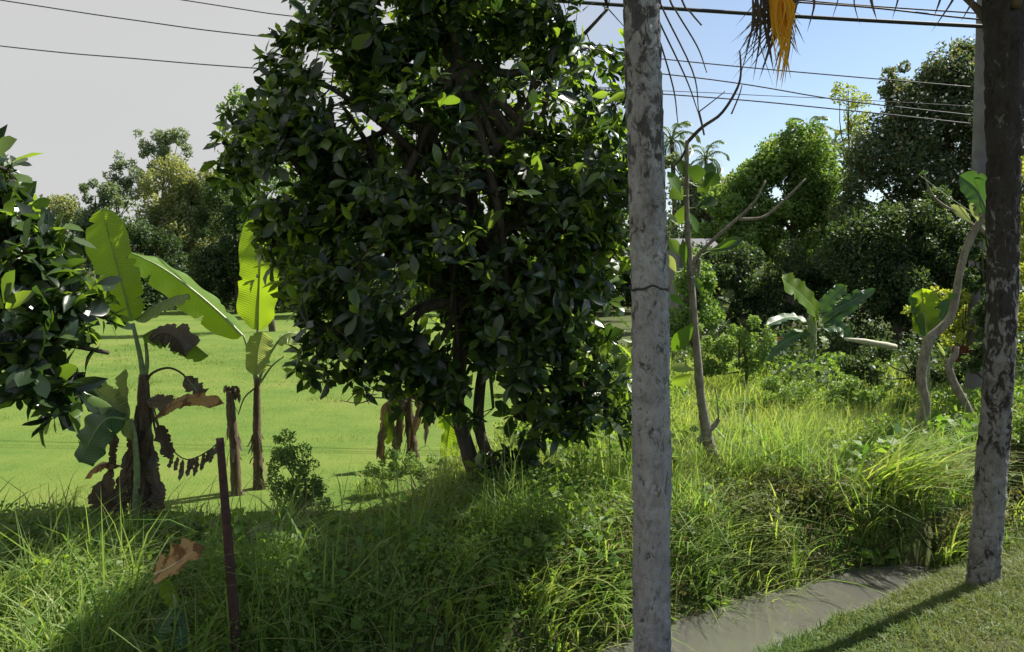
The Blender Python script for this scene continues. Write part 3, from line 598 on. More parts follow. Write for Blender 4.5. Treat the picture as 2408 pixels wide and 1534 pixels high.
# ------------------------------------------------------------------ background trees
def small_leaves(mb, P, A, size, tint0=0):
    n = len(P); d = rdir(n) + A * .5; nn = A * .7 + rdir(n) * .8 + [0, 0, .4]
    X, Y, Z = frames(d, nn); sc_ = np.column_stack([rng.uniform(.6, 1.1, n), rng.uniform(.8, 1.5, n), rng.uniform(.8, 1.2, n)]) * np.asarray(size).reshape(-1, 1)
    instances(mb, QL, QQ, None, P, X, Y, Z, sc_, np.clip(rng.random(n), 0, 1))
def bg_tree(name, label, cat, basepx, depth, blobs, leaf, mat, lai=4.5, trunk_r=.16, group=None, barkm='bark', flowers=0, spike=0.0, droop=0.0, lump=.45):
    """blobs: (x, y, radius[, depth offset[, density]]) in photo pixels at the tree's distance"""
    leaf = leaf * .72
    if group == 'trees beyond the field': depth *= 1.3; leaf *= 1.25; trunk_r *= 1.3
    bx = D(basepx, 700, depth); base = np.array([bx[0], depth, float(terr(bx[0], depth))])
    r = thing(name, label, cat, base, group)
    cs = [D(b[0], b[1], depth + (b[3] if len(b) > 3 else 0)) for b in blobs]
    hi = max(cs, key=lambda c: c[2])
    stem_end = np.array([base[0] * .4 + hi[0] * .6, hi[1], hi[2]])
    mb = MB(); tube(mb, [base - [0, 0, .3], base * .6 + stem_end * .4 + rng.normal(0, .1, 3), stem_end], [trunk_r, trunk_r * .7, trunk_r * .2], 8, 14, .08); mb.build('trunk', M[barkm], r)
    mb = MB(); have = False
    for c in cs:
        st = base + (stem_end - base) * np.clip((c[2] - base[2]) / max(.5, hi[2] - base[2]) * .7, .1, .9)
        tube(mb, catmull([st, (st + c) / 2 + rng.normal(0, .2, 3), c], 6), np.linspace(trunk_r * .35, trunk_r * .08, 6), 5, cap=False)
    mb.build('limbs', M[barkm], r)
    mb = MB(); fl = MB()
    for b, c in zip(blobs, cs):
        rad = RM(b[2], depth); dens = b[4] if len(b) > 4 else 1
        # lumps on the blob make light and dark clumps
        nl = max(5, int(3.2 * (rad / (leaf * 5)) ** 1.6)); nl = min(nl, 70)
        ld = rdir(nl); rq = rng.uniform(.40, 1.15, nl); lc = c + ld * rad * rq[:, None]
        lr = rad * rng.uniform(.18, .42, nl) * (1.25 if nl < 10 else .9) * lump / .45 * np.clip(1.4 - .5 * rq, .6, 1.15)
        tot = lai * dens * math.pi * rad * rad / (leaf * leaf * .55); per = np.maximum(6, (tot * lr ** 2 / (lr ** 2).sum())).astype(int)
        for k in range(nl):
            d = rdir(per[k]); P = lc[k] + d * (lr[k] * (.35 + .75 * rng.random((per[k], 1)) ** .5)) * [1, 1, 1 + spike]
            if droop: P[:, 2] -= droop * rng.random(per[k]) ** 2 * rad
            P[:, 2] = np.maximum(P[:, 2], base[2] + .05)
            small_leaves(mb, P, unit(d * .6 + ld[k] * .6), leaf)
        if flowers:
            k = int(flowers * (b[2] / 60) ** 2); d = rdir(k); d[:, 1] = -np.abs(d[:, 1]); P = c + d * rad * 1.03
            small_leaves(fl, P, d, leaf * .95)
    o = mb.build('crown', M[mat], r); o['kind'] = 'stuff'
    if flowers: o = fl.build('flowers', M['flower'], r); o['kind'] = 'stuff'
    return r
GL = 'trees beyond the field'; GR = 'trees and shrubs behind the meadow'
bg_tree('hillside_tree', 'low olive-green bush on the slope above the side tree', 'tree', 40, 60, [(20, 470, 45), (90, 490, 50), (150, 500, 45), (60, 540, 60), (170, 560, 60), (210, 530, 40), (-60, 500, 60), (-40, 600, 70), (100, 620, 70)], .26, 'olive', 4.5, .2, GL)
bg_tree('round_tree', 'round dark green tree left of the tall feathery trees', 'tree', 230, 58, [(225, 460, 35), (205, 500, 40), (255, 480, 40), (230, 550, 55), (280, 570, 50), (200, 590, 45)], .24, 'grey', 4.5, .2, GL)
bg_tree('slender_tree', 'slender tree of stacked small puffs against the grey sky', 'tree', 277, 62, [(277, 380, 20), (274, 408, 17), (282, 440, 20), (258, 418, 14), (300, 430, 12), (280, 475, 24), (320, 400, 26), (310, 445, 28), (345, 440, 22)], .22, 'grey', 3.6, .12, GL)
bg_tree('umbrella_tree', 'tall feathery tree with umbrella-shaped puffs rising over the field', 'tree', 375, 64, [(360, 335, 34), (385, 330, 30), (340, 350, 20), (420, 325, 24), (408, 315, 18), (436, 345, 14), (445, 360, 10), (375, 372, 22), (350, 390, 14)], .22, 'grey', 3.4, .16, GL)
bg_tree('olive_tree', 'broad olive-green tree at the far edge of the field', 'tree', 430, 56, [(420, 430, 70), (380, 470, 65), (470, 440, 60), (420, 520, 80), (480, 520, 70), (370, 550, 60), (450, 600, 70), (510, 450, 50)], .25, 'olive', 4.8, .3, GL, spike=.25)
bg_tree('dark_tree', 'dark tree in front of the olive tree across the field', 'tree', 330, 52, [(330, 580, 55), (290, 620, 50), (380, 610, 60), (350, 660, 45), (300, 560, 40), (420, 640, 55)], .22, 'dark', 4.5, .2, GL)
bg_tree('dark_tree', 'dark tree behind the upright banana leaf across the field', 'tree', 560, 48, [(540, 480, 60), (600, 520, 70), (520, 560, 70), (600, 610, 80), (500, 640, 60), (560, 670, 55), (660, 560, 70), (680, 640, 70), (470, 680, 35)], .22, 'dark', 4.8, .25, GL)
bg_tree('feathery_tree', 'feathery drooping tree top poking out left of the broadleaf tree', 'tree', 640, 32, [(590, 250, 28), (560, 222, 22), (535, 235, 18), (520, 250, 10), (615, 280, 35), (640, 330, 50), (600, 340, 45), (660, 420, 70), (580, 400, 60), (650, 520, 70)], .16, 'mid', 3.0, .14, GL, droop=.7)
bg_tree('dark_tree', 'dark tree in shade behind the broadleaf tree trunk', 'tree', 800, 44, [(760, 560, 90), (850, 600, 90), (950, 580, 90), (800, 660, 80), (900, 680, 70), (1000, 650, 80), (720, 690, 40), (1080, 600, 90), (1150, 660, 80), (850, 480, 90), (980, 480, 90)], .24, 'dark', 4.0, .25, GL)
bg_tree('dark_tree', 'dark tree at the field end behind the grey palm trunk', 'tree', 1350, 40, [(1250, 600, 90), (1350, 620, 90), (1450, 600, 90), (1300, 520, 90), (1420, 500, 90), (1550, 560, 80), (1560, 650, 70), (1480, 700, 60), (1350, 700, 60)], .24, 'dark', 4.0, .25, GL)
# right side
bg_tree('lime_tree', 'sunny yellow-green tree right of the thin leaning tree', 'tree', 1850, 30, [(1850, 380, 60), (1900, 350, 55), (1790, 420, 60), (1920, 430, 70), (1840, 470, 75), (1760, 490, 60), (1930, 510, 60), (1870, 320, 30), (1820, 540, 70), (1730, 550, 60), (1900, 580, 50), (1720, 470, 52), (1690, 530, 55), (1960, 470, 60), (1965, 560, 50), (1760, 420, 40)], .16, 'mid', 6.5, .2, GR, lump=.55)
bg_tree('lime_tree', 'bright lime treelet behind the yellow-green tree', 'tree', 1880, 31.5, [(1840, 345, 30), (1900, 320, 28), (1935, 400, 45), (1860, 370, 30), (1800, 370, 24)], .15, 'lime', 5, .14, GR)
bg_tree('flowering_tree', 'tall dark tree speckled with white blossoms beside the mossy palm', 'tree', 2200, 25, [(2260, 150, 62), (2220, 200, 70), (2290, 220, 80), (2160, 260, 75), (2108, 180, 24), (2105, 215, 26), (2120, 300, 80), (2220, 320, 100), (2060, 340, 60), (2040, 400, 60), (2130, 420, 90), (2230, 440, 90), (2350, 300, 100), (2330, 450, 90), (2030, 470, 55), (2400, 400, 100), (2420, 250, 70)], .13, 'vine', 6.2, .25, GR, flowers=40, lump=.6)
bg_tree('fine_tree', 'wispy fine-leaved tree peeking over the lime tree', 'tree', 2010, 33, [(1990, 225, 32), (2020, 240, 30), (1975, 215, 20), (2030, 290, 34), (2000, 310, 30), (2010, 270, 26)], .13, 'lime', 1.6, .1, GR)
bg_tree('dark_shrub', 'big dark rounded shrub beneath the white-blossomed tree', 'shrub', 2120, 22, [(2060, 560, 75), (2150, 540, 80), (2230, 570, 80), (2000, 620, 70), (2100, 640, 90), (2200, 660, 90), (1960, 580, 45), (2280, 650, 80), (2150, 720, 60), (2250, 740, 60), (2040, 700, 60)], .12, 'dark', 6.5, .15, GR, lump=.6)
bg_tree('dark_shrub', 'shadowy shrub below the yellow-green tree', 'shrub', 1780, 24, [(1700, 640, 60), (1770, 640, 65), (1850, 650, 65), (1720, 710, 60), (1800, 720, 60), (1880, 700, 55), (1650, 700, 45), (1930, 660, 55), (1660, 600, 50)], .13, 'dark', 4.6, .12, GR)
bg_tree('pale_shrub', 'pale green low shrub left of the far banana plant', 'shrub', 1740, 17, [(1690, 800, 40), (1740, 790, 40), (1720, 830, 40), (1670, 850, 40), (1780, 840, 35), (1640, 800, 30), (1800, 800, 25)], .075, 'mid', 4.2, .05, GR)
bg_tree('lime_shrub', 'yellow-green shrub in sun left of the mossy palm', 'shrub', 2260, 15, [(2270, 690, 36), (2250, 740, 36), (2300, 720, 36), (2230, 700, 26), (2290, 650, 26), (2310, 780, 36), (2140, 730, 20), (2240, 790, 30)], .085, 'lime', 3.2, .05, GR)
bg_tree('dark_shrub', 'low dark undergrowth behind the crooked tree', 'shrub', 2200, 16, [(2080, 850, 42), (2150, 860, 45), (2220, 880, 50), (2290, 880, 55), (2010, 860, 34), (2250, 950, 42), (2130, 930, 36), (2050, 900, 30)], .08, 'dark', 4.2, .06, GR)
bg_tree('leafy_tree', 'green tree showing behind the mossy palm at the frame edge', 'tree', 2420, 19, [(2420, 500, 50), (2410, 620, 45), (2430, 720, 60), (2420, 830, 50), (2460, 600, 80), (2480, 450, 80)], .11, 'lime', 3.6, .1, GR)
bg_tree('low_shrub', 'low green shrub right of the mossy palm foot', 'shrub', 2420, 11, [(2420, 980, 60), (2440, 1090, 60), (2420, 1180, 45), (2480, 1050, 90)], .06, 'mid', 4.2, .05, GR)
bg_tree('low_shrub', 'shaded low herb mound in the middle of the meadow', 'shrub', 1870, 14, [(1740, 955, 38), (1800, 945, 44), (1870, 940, 46), (1940, 935, 46), (2000, 940, 40), (1700, 980, 32), (2050, 955, 32), (2090, 940, 34)], .055, 'mid', 4.6, .03, GR)
bg_tree('weed_clump', 'leafy weeds round the withered banana plant', 'shrub', 950, 10.9, [(900, 1090, 26), (940, 1080, 30), (985, 1085, 30), (1030, 1080, 28), (920, 1120, 26), (1000, 1115, 26), (870, 1115, 20)], .045, 'mid', 3.0, .015, 'shrubs on the bank')
bg_tree('fern_shrub', 'fine-leaved shrub right of the upright banana plant', 'shrub', 690, 9.0, [(670, 1040, 34), (700, 1075, 40), (660, 1090, 34), (720, 1110, 34), (690, 1140, 40), (660, 1150, 36), (725, 1155, 36), (690, 1175, 40), (755, 1165, 26)], .04, 'mid', 2.6, .02, 'shrubs on the bank')
bg_tree('brown_shrub', 'brownish dry bush under the arching grass tuft', 'shrub', 2080, 9.6, [(2060, 1190, 44), (2110, 1180, 50), (2150, 1210, 46), (2090, 1230, 50), (2020, 1230, 36), (2160, 1260, 40)], .035, 'olive', 3.2, .02, 'shrubs on the bank')

bg_tree('dark_shrub', 'dark shrub hiding the foot of the utility pole', 'shrub', 2320, 13.8, [(2308, 480, 34), (2312, 540, 40), (2318, 610, 44), (2305, 670, 40), (2330, 730, 50), (2310, 790, 46), (2300, 840, 40)], .09, 'dark', 6.0, .06, GR)
bg_tree('dark_shrub', 'dark shrub in front of the small grey hut', 'shrub', 1630, 21, [(1600, 640, 50), (1640, 660, 46), (1600, 720, 55), (1660, 740, 50), (1580, 780, 45), (1640, 790, 40)], .12, 'mid', 4.4, .1, GR)
bg_tree('hazy_tree', 'grey-green tree in the gap between the thin tree and the yellow-green tree', 'tree', 1680, 36, [(1600, 440, 50), (1660, 440, 46), (1720, 445, 45), (1770, 440, 40), (1620, 520, 70), (1700, 520, 70), (1580, 385, 30), (1760, 400, 24), (1850, 560, 60), (1910, 590, 60), (1780, 580, 60), (1960, 540, 50)], .2, 'grey', 5.5, .2, GR)
# far wood closing the view, read as one mass
mb = MB(); mt_ = MB()
for i in range(64):
    an = -1.0 + 2.0 * i / 63 + rng.normal(0, .01); dist = rng.uniform(96, 120) - 44 * (an > .12); x0, y0 = dist * math.sin(an) * 1.05, dist * math.cos(an); z0 = float(terr(x0, y0)); hgt = rng.uniform(5.5, 9.5) * (dist / 90)
    tube(mt_, [(x0, y0, z0 - .5), (x0, y0, z0 + hgt * .7)], [.25, .1], 5, cap=False)
    for k in range(7):
        c = np.array([x0, y0, z0]) + [rng.normal(0, 2.6), rng.normal(0, 1.5), hgt * rng.uniform(.12, .9)]; d = rdir(130)
        small_leaves(mb, c + d * rng.uniform(1.0, 2.3) * (.5 + .6 * rng.random((130, 1))) * [1, 1, .8], d, .48)
wd = mb.build('far_woods', M['grey']); wd['kind'] = 'stuff'; tag(wd, 'distant belt of trees closing the view behind everything', 'woods'); o = mt_.build('trunks', M['bark'], wd); o['kind'] = 'stuff'
mb = MB()
for i in range(130):
    x0 = rng.uniform(-56, 12); y0 = rng.uniform(63, 72); r0 = rng.uniform(1.3, 2.8); z0 = float(terr(x0, y0)); d = rdir(270); d[:, 2] = np.abs(d[:, 2])
    small_leaves(mb, np.array([x0, y0, z0]) + d * r0 * (.55 + .5 * rng.random((270, 1))) * [1, 1, 1.5], d, .28)
o = mb.build('hedge_undergrowth', M['dark']); o['kind'] = 'stuff'; tag(o, 'dark undergrowth along the far edge of the field', 'undergrowth')
# tangled undergrowth under the trees at the back of the meadow
mb = MB()
for i in range(210):
    y0 = rng.uniform(15.5, 28); x0 = rng.uniform(.20, .78) * y0
    if y0 < 18.5 and x0 / y0 < .33 + .25 * rng.random(): continue
    r0 = rng.uniform(.35, .85) * (1 + .04 * (y0 - 16)); z0 = float(terr(x0, y0)); k = 330; d = rdir(k); d[:, 2] = np.abs(d[:, 2])
    small_leaves(mb, np.array([x0, y0, z0]) + d * r0 * (.55 + .5 * rng.random((k, 1))) * [1, 1, rng.uniform(1.0, 1.7)], d, rng.uniform(.06, .11))
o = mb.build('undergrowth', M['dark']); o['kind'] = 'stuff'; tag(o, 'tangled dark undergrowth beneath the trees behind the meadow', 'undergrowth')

# ------------------------------------------------------------------ palms far behind
def frond_mesh(mb, rib, pts, leaf_len, nl, w_, droop, rr=.012, seed=0):
    c = catmull(pts, nl + 6); T = unit(np.gradient(c, axis=0)); tube(rib, c, np.linspace(rr, rr * .25, len(c)), 5, cap=False)
    up = np.array([0, 0, 1.0])
    for sgn in (-1, 1):
        idx = np.arange(4, len(c)); p0 = c[idx]; t_ = (idx - 4) / (len(idx)); S = unit(np.cross(T[idx], up)) * sgn
        ln = leaf_len * (.35 + .65 * np.sin(np.pi * np.clip(t_ * .9 + .12, 0, 1))) * rng.uniform(.85, 1.1, len(idx))
        d0 = unit(S + T[idx] * .55 + [0, 0, .12]); pm = p0 + d0 * ln[:, None] * .5; d1 = unit(d0 + np.array([0, 0, -droop]) * rng.uniform(.7, 1.3, (len(idx), 1))); pe = pm + d1 * ln[:, None] * .5
        sd = unit(np.cross(d0, up)) * w_ * .5; n = len(idx)
        V = np.stack([p0 - sd * .5, p0 + sd * .5, pm - sd, pm + sd, pe], 1).reshape(-1, 3); off = (np.arange(n) * 5)[:, None]
        mb.add(V, off + np.array([[0, 1, 3, 2]]), off + np.array([[2, 3, 4]]), np.repeat(rng.random(n), 5))
def palm_crown(root, top, n, length, leaf_len, w_, nl=36, mat='frond', droop=.9, elev=(-.5, 1.2), rr=.018):
    for i in range(n):
        an = i * 2.4 + rng.normal(0, .1); e = elev[1] - (elev[1] - elev[0]) * (i / max(1, n - 1)); ln = length * rng.uniform(.85, 1.05)
        h = np.array([math.cos(an), math.sin(an), 0]); p1 = top + (h * math.cos(e) + [0, 0, math.sin(e)]) * ln * .45
        e2 = e - .75; p2 = p1 + (h * math.cos(e2) + [0, 0, math.sin(e2)]) * ln * .35; e3 = e - 1.5; p3 = p2 + (h * math.cos(e3) + [0, 0, math.sin(e3)]) * ln * .25
        mb, rib = MB(), MB(); frond_mesh(mb, rib, [top, p1, p2, p3], leaf_len, nl, w_, droop, rr)
        o = mb.build('frond', M[mat], root); build_sub(rib, 'rachis', M['midrib'], o, root)
for (x_, y_, dep, lab) in [(1660, 372, 46, 'small distant coconut palm beside the thin leaning tree'),
                           (1905, 315, 40, 'distant palm top above the yellow-green tree'), (1580, 330, 38, 'distant palm top just right of the grey palm trunk'), (1960, 345, 42, 'distant palm top left of the white-blossomed tree')]:
    top = D(x_, y_, dep); b_ = np.array([top[0], dep, float(terr(top[0], dep))]); r = thing('coconut_palm', lab, 'palm', b_, 'distant palms')
    mb = MB(); tube(mb, [b_, (b_ + top) / 2 + [.2, 0, 0], top], [.16, .13, .10], 8, 12); mb.build('trunk', M['bark'], r)
    palm_crown(r, top, 13, 1.5, .5, .07, 18, 'frond', 1.0, (-.7, 1.3), .04)

# ------------------------------------------------------------------ the two near palms
def palm_trunk(root, pts, rad, mat, seg=52, n=330, amp=.012, ring=.10, seed=3):
    c = catmull(pts, n); r_ = np.interp(np.linspace(0, 1, n), np.linspace(0, 1, len(rad)), rad)
    ln = np.concatenate([[0], np.cumsum(np.linalg.norm(np.diff(c, axis=0), axis=1))])
    a = np.linspace(0, 2 * np.pi, seg, endpoint=False)
    A, Ln = np.meshgrid(a, ln); ca, sa = np.cos(A), np.sin(A)
    jit = .35 * (fbm(ca * 1.5 + seed + 20, sa * 1.5 + Ln * .6) - .45)
    ringp = ((Ln + jit * ring) / ring) % 1.0
    rr = r_[:, None] * np.ones(seg) + amp * (.55 * (ringp ** 3) - .9 * np.exp(-((ringp - .02) / .06) ** 2))
    rr += amp * 3.2 * (fbm(ca * 2 + seed, sa * 2 + Ln * 2.2) - .45) + amp * 1.5 * (fbm(ca * 9 + seed, sa * 9 + Ln * 8) - .45)
    # vertical cracks where the noise dips
    cr = fbm(A * 5 + seed * 7, Ln * 3.0 + seed, 4); rr -= amp * 1.6 * np.exp(-((cr - .47) / .018) ** 2)
    X = np.array([1.0, 0, 0]); Y = np.array([0, 1.0, 0])
    V = c[:, None, :] + rr[..., None] * (ca[..., None] * X + sa[..., None] * Y)
    i = np.arange(n - 1)[:, None] * seg; j = np.arange(seg)[None]; j2 = (j + 1) % seg
    q = np.stack([i + j, i + j2, i + seg + j2, i + seg + j], -1).reshape(-1, 4)
    return MB().add(V.reshape(-1, 3), q).build('trunk', M[mat], root)
dp = 5.3
pb = D(1531, 1534, dp); pb[2] = float(terr(pb[0], pb[1])) - .02; top = D(1490, -1000, dp)
palm = thing('palm_tree', 'grey weathered palm trunk standing in front of the broadleaf tree', 'palm', pb)
palm_trunk(palm, [pb - [0, 0, .2], D(1531, 1534, dp), D(1533, 1150, dp), D(1529, 770, dp), D(1522, 400, dp), D(1508, 0, dp), D(1502, -300, dp), top],
           np.array([52, 45.5, 44.5, 45, 43.5, 42, 41, 40]) * PX / FPX * dp * .97, 'palm', amp=.010, ring=.13)
palm_crown(palm, top, 18, 2.9, .75, .055, 44, 'frond', .9, (.15, 1.3))
bc = D(1527, 677, dp); an_ = np.linspace(0, 2 * np.pi, 40); br = RM(45.2, dp) * .97
mb = MB(); tube(mb, [bc + [br * math.cos(a_), br * math.sin(a_), .012 * math.sin(3 * a_) + .006 * math.sin(7 * a_)] for a_ in an_], .0075, 6, cap=False); mb.build('band', M['wire'], palm)
# thin bare leaflets of a drooping frond
o = MB()
for l in [[(1500, -260), (1548, -20), (1561, 26), (1630, 171), (1643, 262)], [(1500, -240), (1540, 20), (1554, 59), (1613, 184), (1643, 268)], [(1510, -260), (1570, -20), (1590, 26), (1640, 110), (1662, 171)],
          [(1500, -200), (1540, 70), (1554, 105), (1584, 210), (1594, 290)], [(1520, -260), (1600, -10), (1625, 30), (1650, 60)], [(1643, 262), (1650, 290), (1656, 318)]]:
    tube(o, [D(x_, y_, dp + .05) for x_, y_ in l], [.008, .007, .006, .005, .003][:len(l)], 4, 20, cap=False)
o.build('bare_frond', M['deadrib'], palm)

dq = 7.15
qb = G(2313, 1378); dq = float(qb[1]); top = D(2376, -420, dq) + [.1, 1.2, .2]
mp_ = thing('palm_tree', 'dark mossy palm trunk on the mown verge beside the ditch', 'palm', qb)
palm_trunk(mp_, [qb - [0, 0, .25], D(2313, 1340, dq), D(2332, 1100, dq), D(2352, 800, dq), D(2360, 400, dq), D(2361, 0, dq), D(2368, -220, dq), top],
           np.array([40, 34, 32, 32.5, 35, 41, 42, 46]) * PX / FPX * dq, 'mosspalm', amp=.014, ring=.16, seed=9)
palm_crown(mp_, top + [0, 0, .15], 15, 2.7, .9, .07, 46, 'frond', .8, (.30, 1.25))
# old leaf bases round the top
for i in range(12):
    an = i * 2.4; h = np.array([math.cos(an), math.sin(an), 0]); z0 = D(2362, 60 - i * 16, dq)
    mb = MB(); tube(mb, [z0 + h * .13, z0 + h * .24 + [0, 0, .16], z0 + h * .42 + [0, 0, .36]], [.05, .035, .02], 6, 8); mb.build('leaf_base', M['deadrib'], mp_)
# dead hanging frond, brown and yellow leaflets
def hanging(root, name, mat, origins, ends, wd, depth):
    mb = MB()
    for (ox, oy), (ex, ey) in zip(origins, ends):
        p0, p2 = D(ox, oy, depth + rng.normal(0, .12)), D(ex, ey, depth + rng.normal(0, .12)); p1 = (p0 + p2) / 2 + [.05 * np.sign(ox - ex), 0, .06]
        c = catmull([p0, p1, p2], 8); W = wd * rng.uniform(.6, 1.2) * np.array([.6, 1, 1, .9, .75, .6, .35, .05]); a_ = rng.normal(0, .6); sd = np.array([math.cos(a_), math.sin(a_), 0])
        V = np.stack([c - sd * W[:, None] * .5, c + sd * W[:, None] * .5], 1).reshape(-1, 3)
        mb.add(V, [[2 * i, 2 * i + 1, 2 * i + 3, 2 * i + 2] for i in range(7)], None, rng.random())
    return mb.build(name, M[mat], root)
rib = MB(); tube(rib, [top + [0, 0, .1], D(2200, -380, dq), D(1980, -220, dq), D(1840, -60, dq), D(1780, -10, dq)], [.03, .025, .02, .015, .008], 6, 24)
dead = hanging(mp_, 'dead_frond', 'deadfrond', [(rng.uniform(1770, 1890), rng.uniform(-60, 10)) for _ in range(64)], [(1712 + 178 * (i / 63) + rng.normal(0, 8), rng.uniform(60, 215) * (1 - .35 * (i > 48))) for i in range(64)], .028, dq)
build_sub(rib, 'rachis', M['deadrib'], dead, mp_)
hanging(mp_, 'yellow_frond', 'yellowfrond', [(rng.uniform(1825, 1860), rng.uniform(-40, 0)) for _ in range(34)], [(rng.uniform(1820, 1860), rng.uniform(70, 212)) for _ in range(34)], .036, dq - .35)
for a_, b_ in zip([(1905, -20), (1960, -30), (2020, -20), (2100, -30), (2250, -20), (2285, -10), (2200, -20), (2060, -20)], [(1898, 75), (1955, 50), (2022, 60), (2098, 45), (2190, 75), (2260, 50), (2196, 40), (2062, 48)]): hanging(mp_, 'stray_leaflet', 'deadfrond', [a_], [b_], .03, dq)

# ------------------------------------------------------------------ utility pole and wires
pd = 15.0
pt = D(2322, -260, pd); pbz = np.array([D(2300, 900, pd)[0], pd, 0]); pbz[2] = float(terr(pbz[0], pd))
up = thing('utility_pole', 'tapered grey concrete utility pole half hidden by the mossy palm', 'utility pole', pbz)
mb = MB(); tube(mb, [pbz - [0, 0, .3], (pbz + pt) / 2, pt], [.21, .165, .12], 16, 20); mb.build('shaft', M['concrete'], up)
mb = MB(); c = D(2305, 405, pd - .3); s_ = np.array([.11, .08, .22])
V = np.array([[sx, sy, sz] for sz in (-1, 1) for sy in (-1, 1) for sx in (-1, 1)]) * s_ + c
mb.add(V, [[0, 1, 3, 2], [4, 6, 7, 5], [0, 4, 5, 1], [2, 3, 7, 6], [0, 2, 6, 4], [1, 5, 7, 3]]); mb.build('junction_box', M['concrete'], up, smooth=False)
def wire(label, pts, rad, mat, group='overhead wires'):
    P = [D(x_, y_, d_) for x_, y_, d_ in pts]
    mb = MB(); tube(mb, P, rad, 6, 60); o = mb.build('wire', M[mat], origin=P[0]); tag(o, label, 'wire', group); return o
wire('topmost of the grey wires crossing the cloudy sky', [(-900, -210, 19), (430, 0, 18), (745, 45, 17.7), (1570, 140, 16.6), (2320, 208, 15)], .012, 'wiregrey')
wire('middle grey wire running down across the cloudy sky', [(-900, -140, 19), (0, 0, 18.2), (320, 48, 18), (640, 88, 17.8), (1570, 175, 16.6), (1975, 235, 15.8), (2320, 275, 15)], .013, 'wiregrey')
wire('lowest grey wire above the tree line in the cloudy sky', [(-900, 0, 19), (0, 108, 18.2), (320, 138, 18), (640, 163, 17.8), (1570, 222, 16.6), (1960, 256, 15.8), (2320, 295, 15)], .013, 'wiregrey')
wire('thin wire crossing the blue sky just above the yellow-green tree', [(640, 180, 17.8), (1570, 214, 16.6), (1780, 224, 16.2), (2000, 234, 15.8), (2320, 252, 15)], .007, 'wiregrey')
wire('thick black cable passing behind both palm trunks', [(-800, -160, 13.5), (900, -28, 13), (1550, 18, 13), (1900, 40, 12.6), (2310, 62, 12), (2700, 80, 11)], .030, 'wire')
wire('thin black wire just above the thick cable', [(1200, -90, 13), (1700, -12, 13), (2050, 18, 12.8), (2310, 46, 12.4), (2700, 70, 11)], .014, 'wire')
wire('black wire skimming the top edge of the blue sky', [(1300, -60, 13), (1900, 2, 13), (2310, 32, 12.4), (2700, 60, 11)], .012, 'wire')

# ------------------------------------------------------------------ banana plants
def banana_leaf(root, pts, W, up, mat='banana', ribmat='midrib', fold=.25, tears=5, ns=44, asym=1.0, name='leaf', droop=.0, wave=.06, blunt=.5, base_w=.25):
    wf = 26
    if mat in ('deadleaf', 'orangeleaf'): wf = 7; blunt = max(blunt, .95); base_w = .08; tears = min(tears, 2); ns = max(ns, 36)
    c = catmull(pts, ns); T = unit(np.gradient(c, axis=0)); up = np.asarray(up, float)
    S = unit(np.cross(T, up)); Nn = unit(np.cross(S, T)); t_ = np.linspace(0, 1, ns)
    prof = np.minimum(1, base_w + (1 - base_w) * np.clip(t_ / .16, 0, 1) ** .7) * np.clip((1 - t_) / .14, 0, 1) ** blunt * (.86 + .14 * np.sin(np.pi * t_)); prof[-1] = .02
    L_ = np.concatenate([[0], np.cumsum(np.linalg.norm(np.diff(c, axis=0), axis=1))]); nc = 5; mb = MB()
    for sgn, k_ in ((-1, 1.0), (1, asym)):
        f1, f2 = rng.random(2) * 6; wd = W * .5 * prof * k_ * (1 + .045 * np.sin(t_ * 11 + f1) + .035 * np.sin(t_ * 23 + f2))
        if wf == 7:   # shrivelled margins
            rg = np.convolve(rng.random(ns + 4), np.ones(5) / 5, 'valid'); wd = wd * (.35 + 1.15 * rg)
        for i in rng.integers(6, ns - 3, tears): wd[i] *= rng.uniform(.55, .85)
        ph = rng.random() * 6; V = []; lu = []
        for j in range(nc + 1):
            f_ = j / nc; ang = fold + droop * f_
            off = S * (sgn * wd * f_ * math.cos(ang))[:, None] + Nn * (wd * f_ * math.sin(ang) + wave * W * f_ ** 2 * np.sin(t_ * wf + ph))[:, None]
            V.append(c + off); lu.append(L_ + wd * f_ * .35)
        V = np.stack(V, 1).reshape(-1, 3); i = np.arange(ns - 1)[:, None] * (nc + 1); j = np.arange(nc)[None]
        q = np.stack([i + j, i + j + 1, i + nc + 2 + j, i + nc + 1 + j], -1).reshape(-1, 4); mb.add(V, q if sgn > 0 else q[:, ::-1], None, .3 + .2 * (sgn > 0), np.stack(lu, 1).ravel() + .001)
    o = mb.build(name, M[mat], root)
    rb = MB(); tube(rb, c - Nn * W * .012, np.linspace(W * .035, W * .008, ns), 6, cap=False); build_sub(rb, 'midrib', M[ribmat], o, root); return o
def petiole(root, pts, r0, r1, mat='greenstem', name='petiole'):
    mb = MB(); tube(mb, pts, np.linspace(r0, r1, len(pts)), 8, 18); return mb.build(name, M[mat], root)
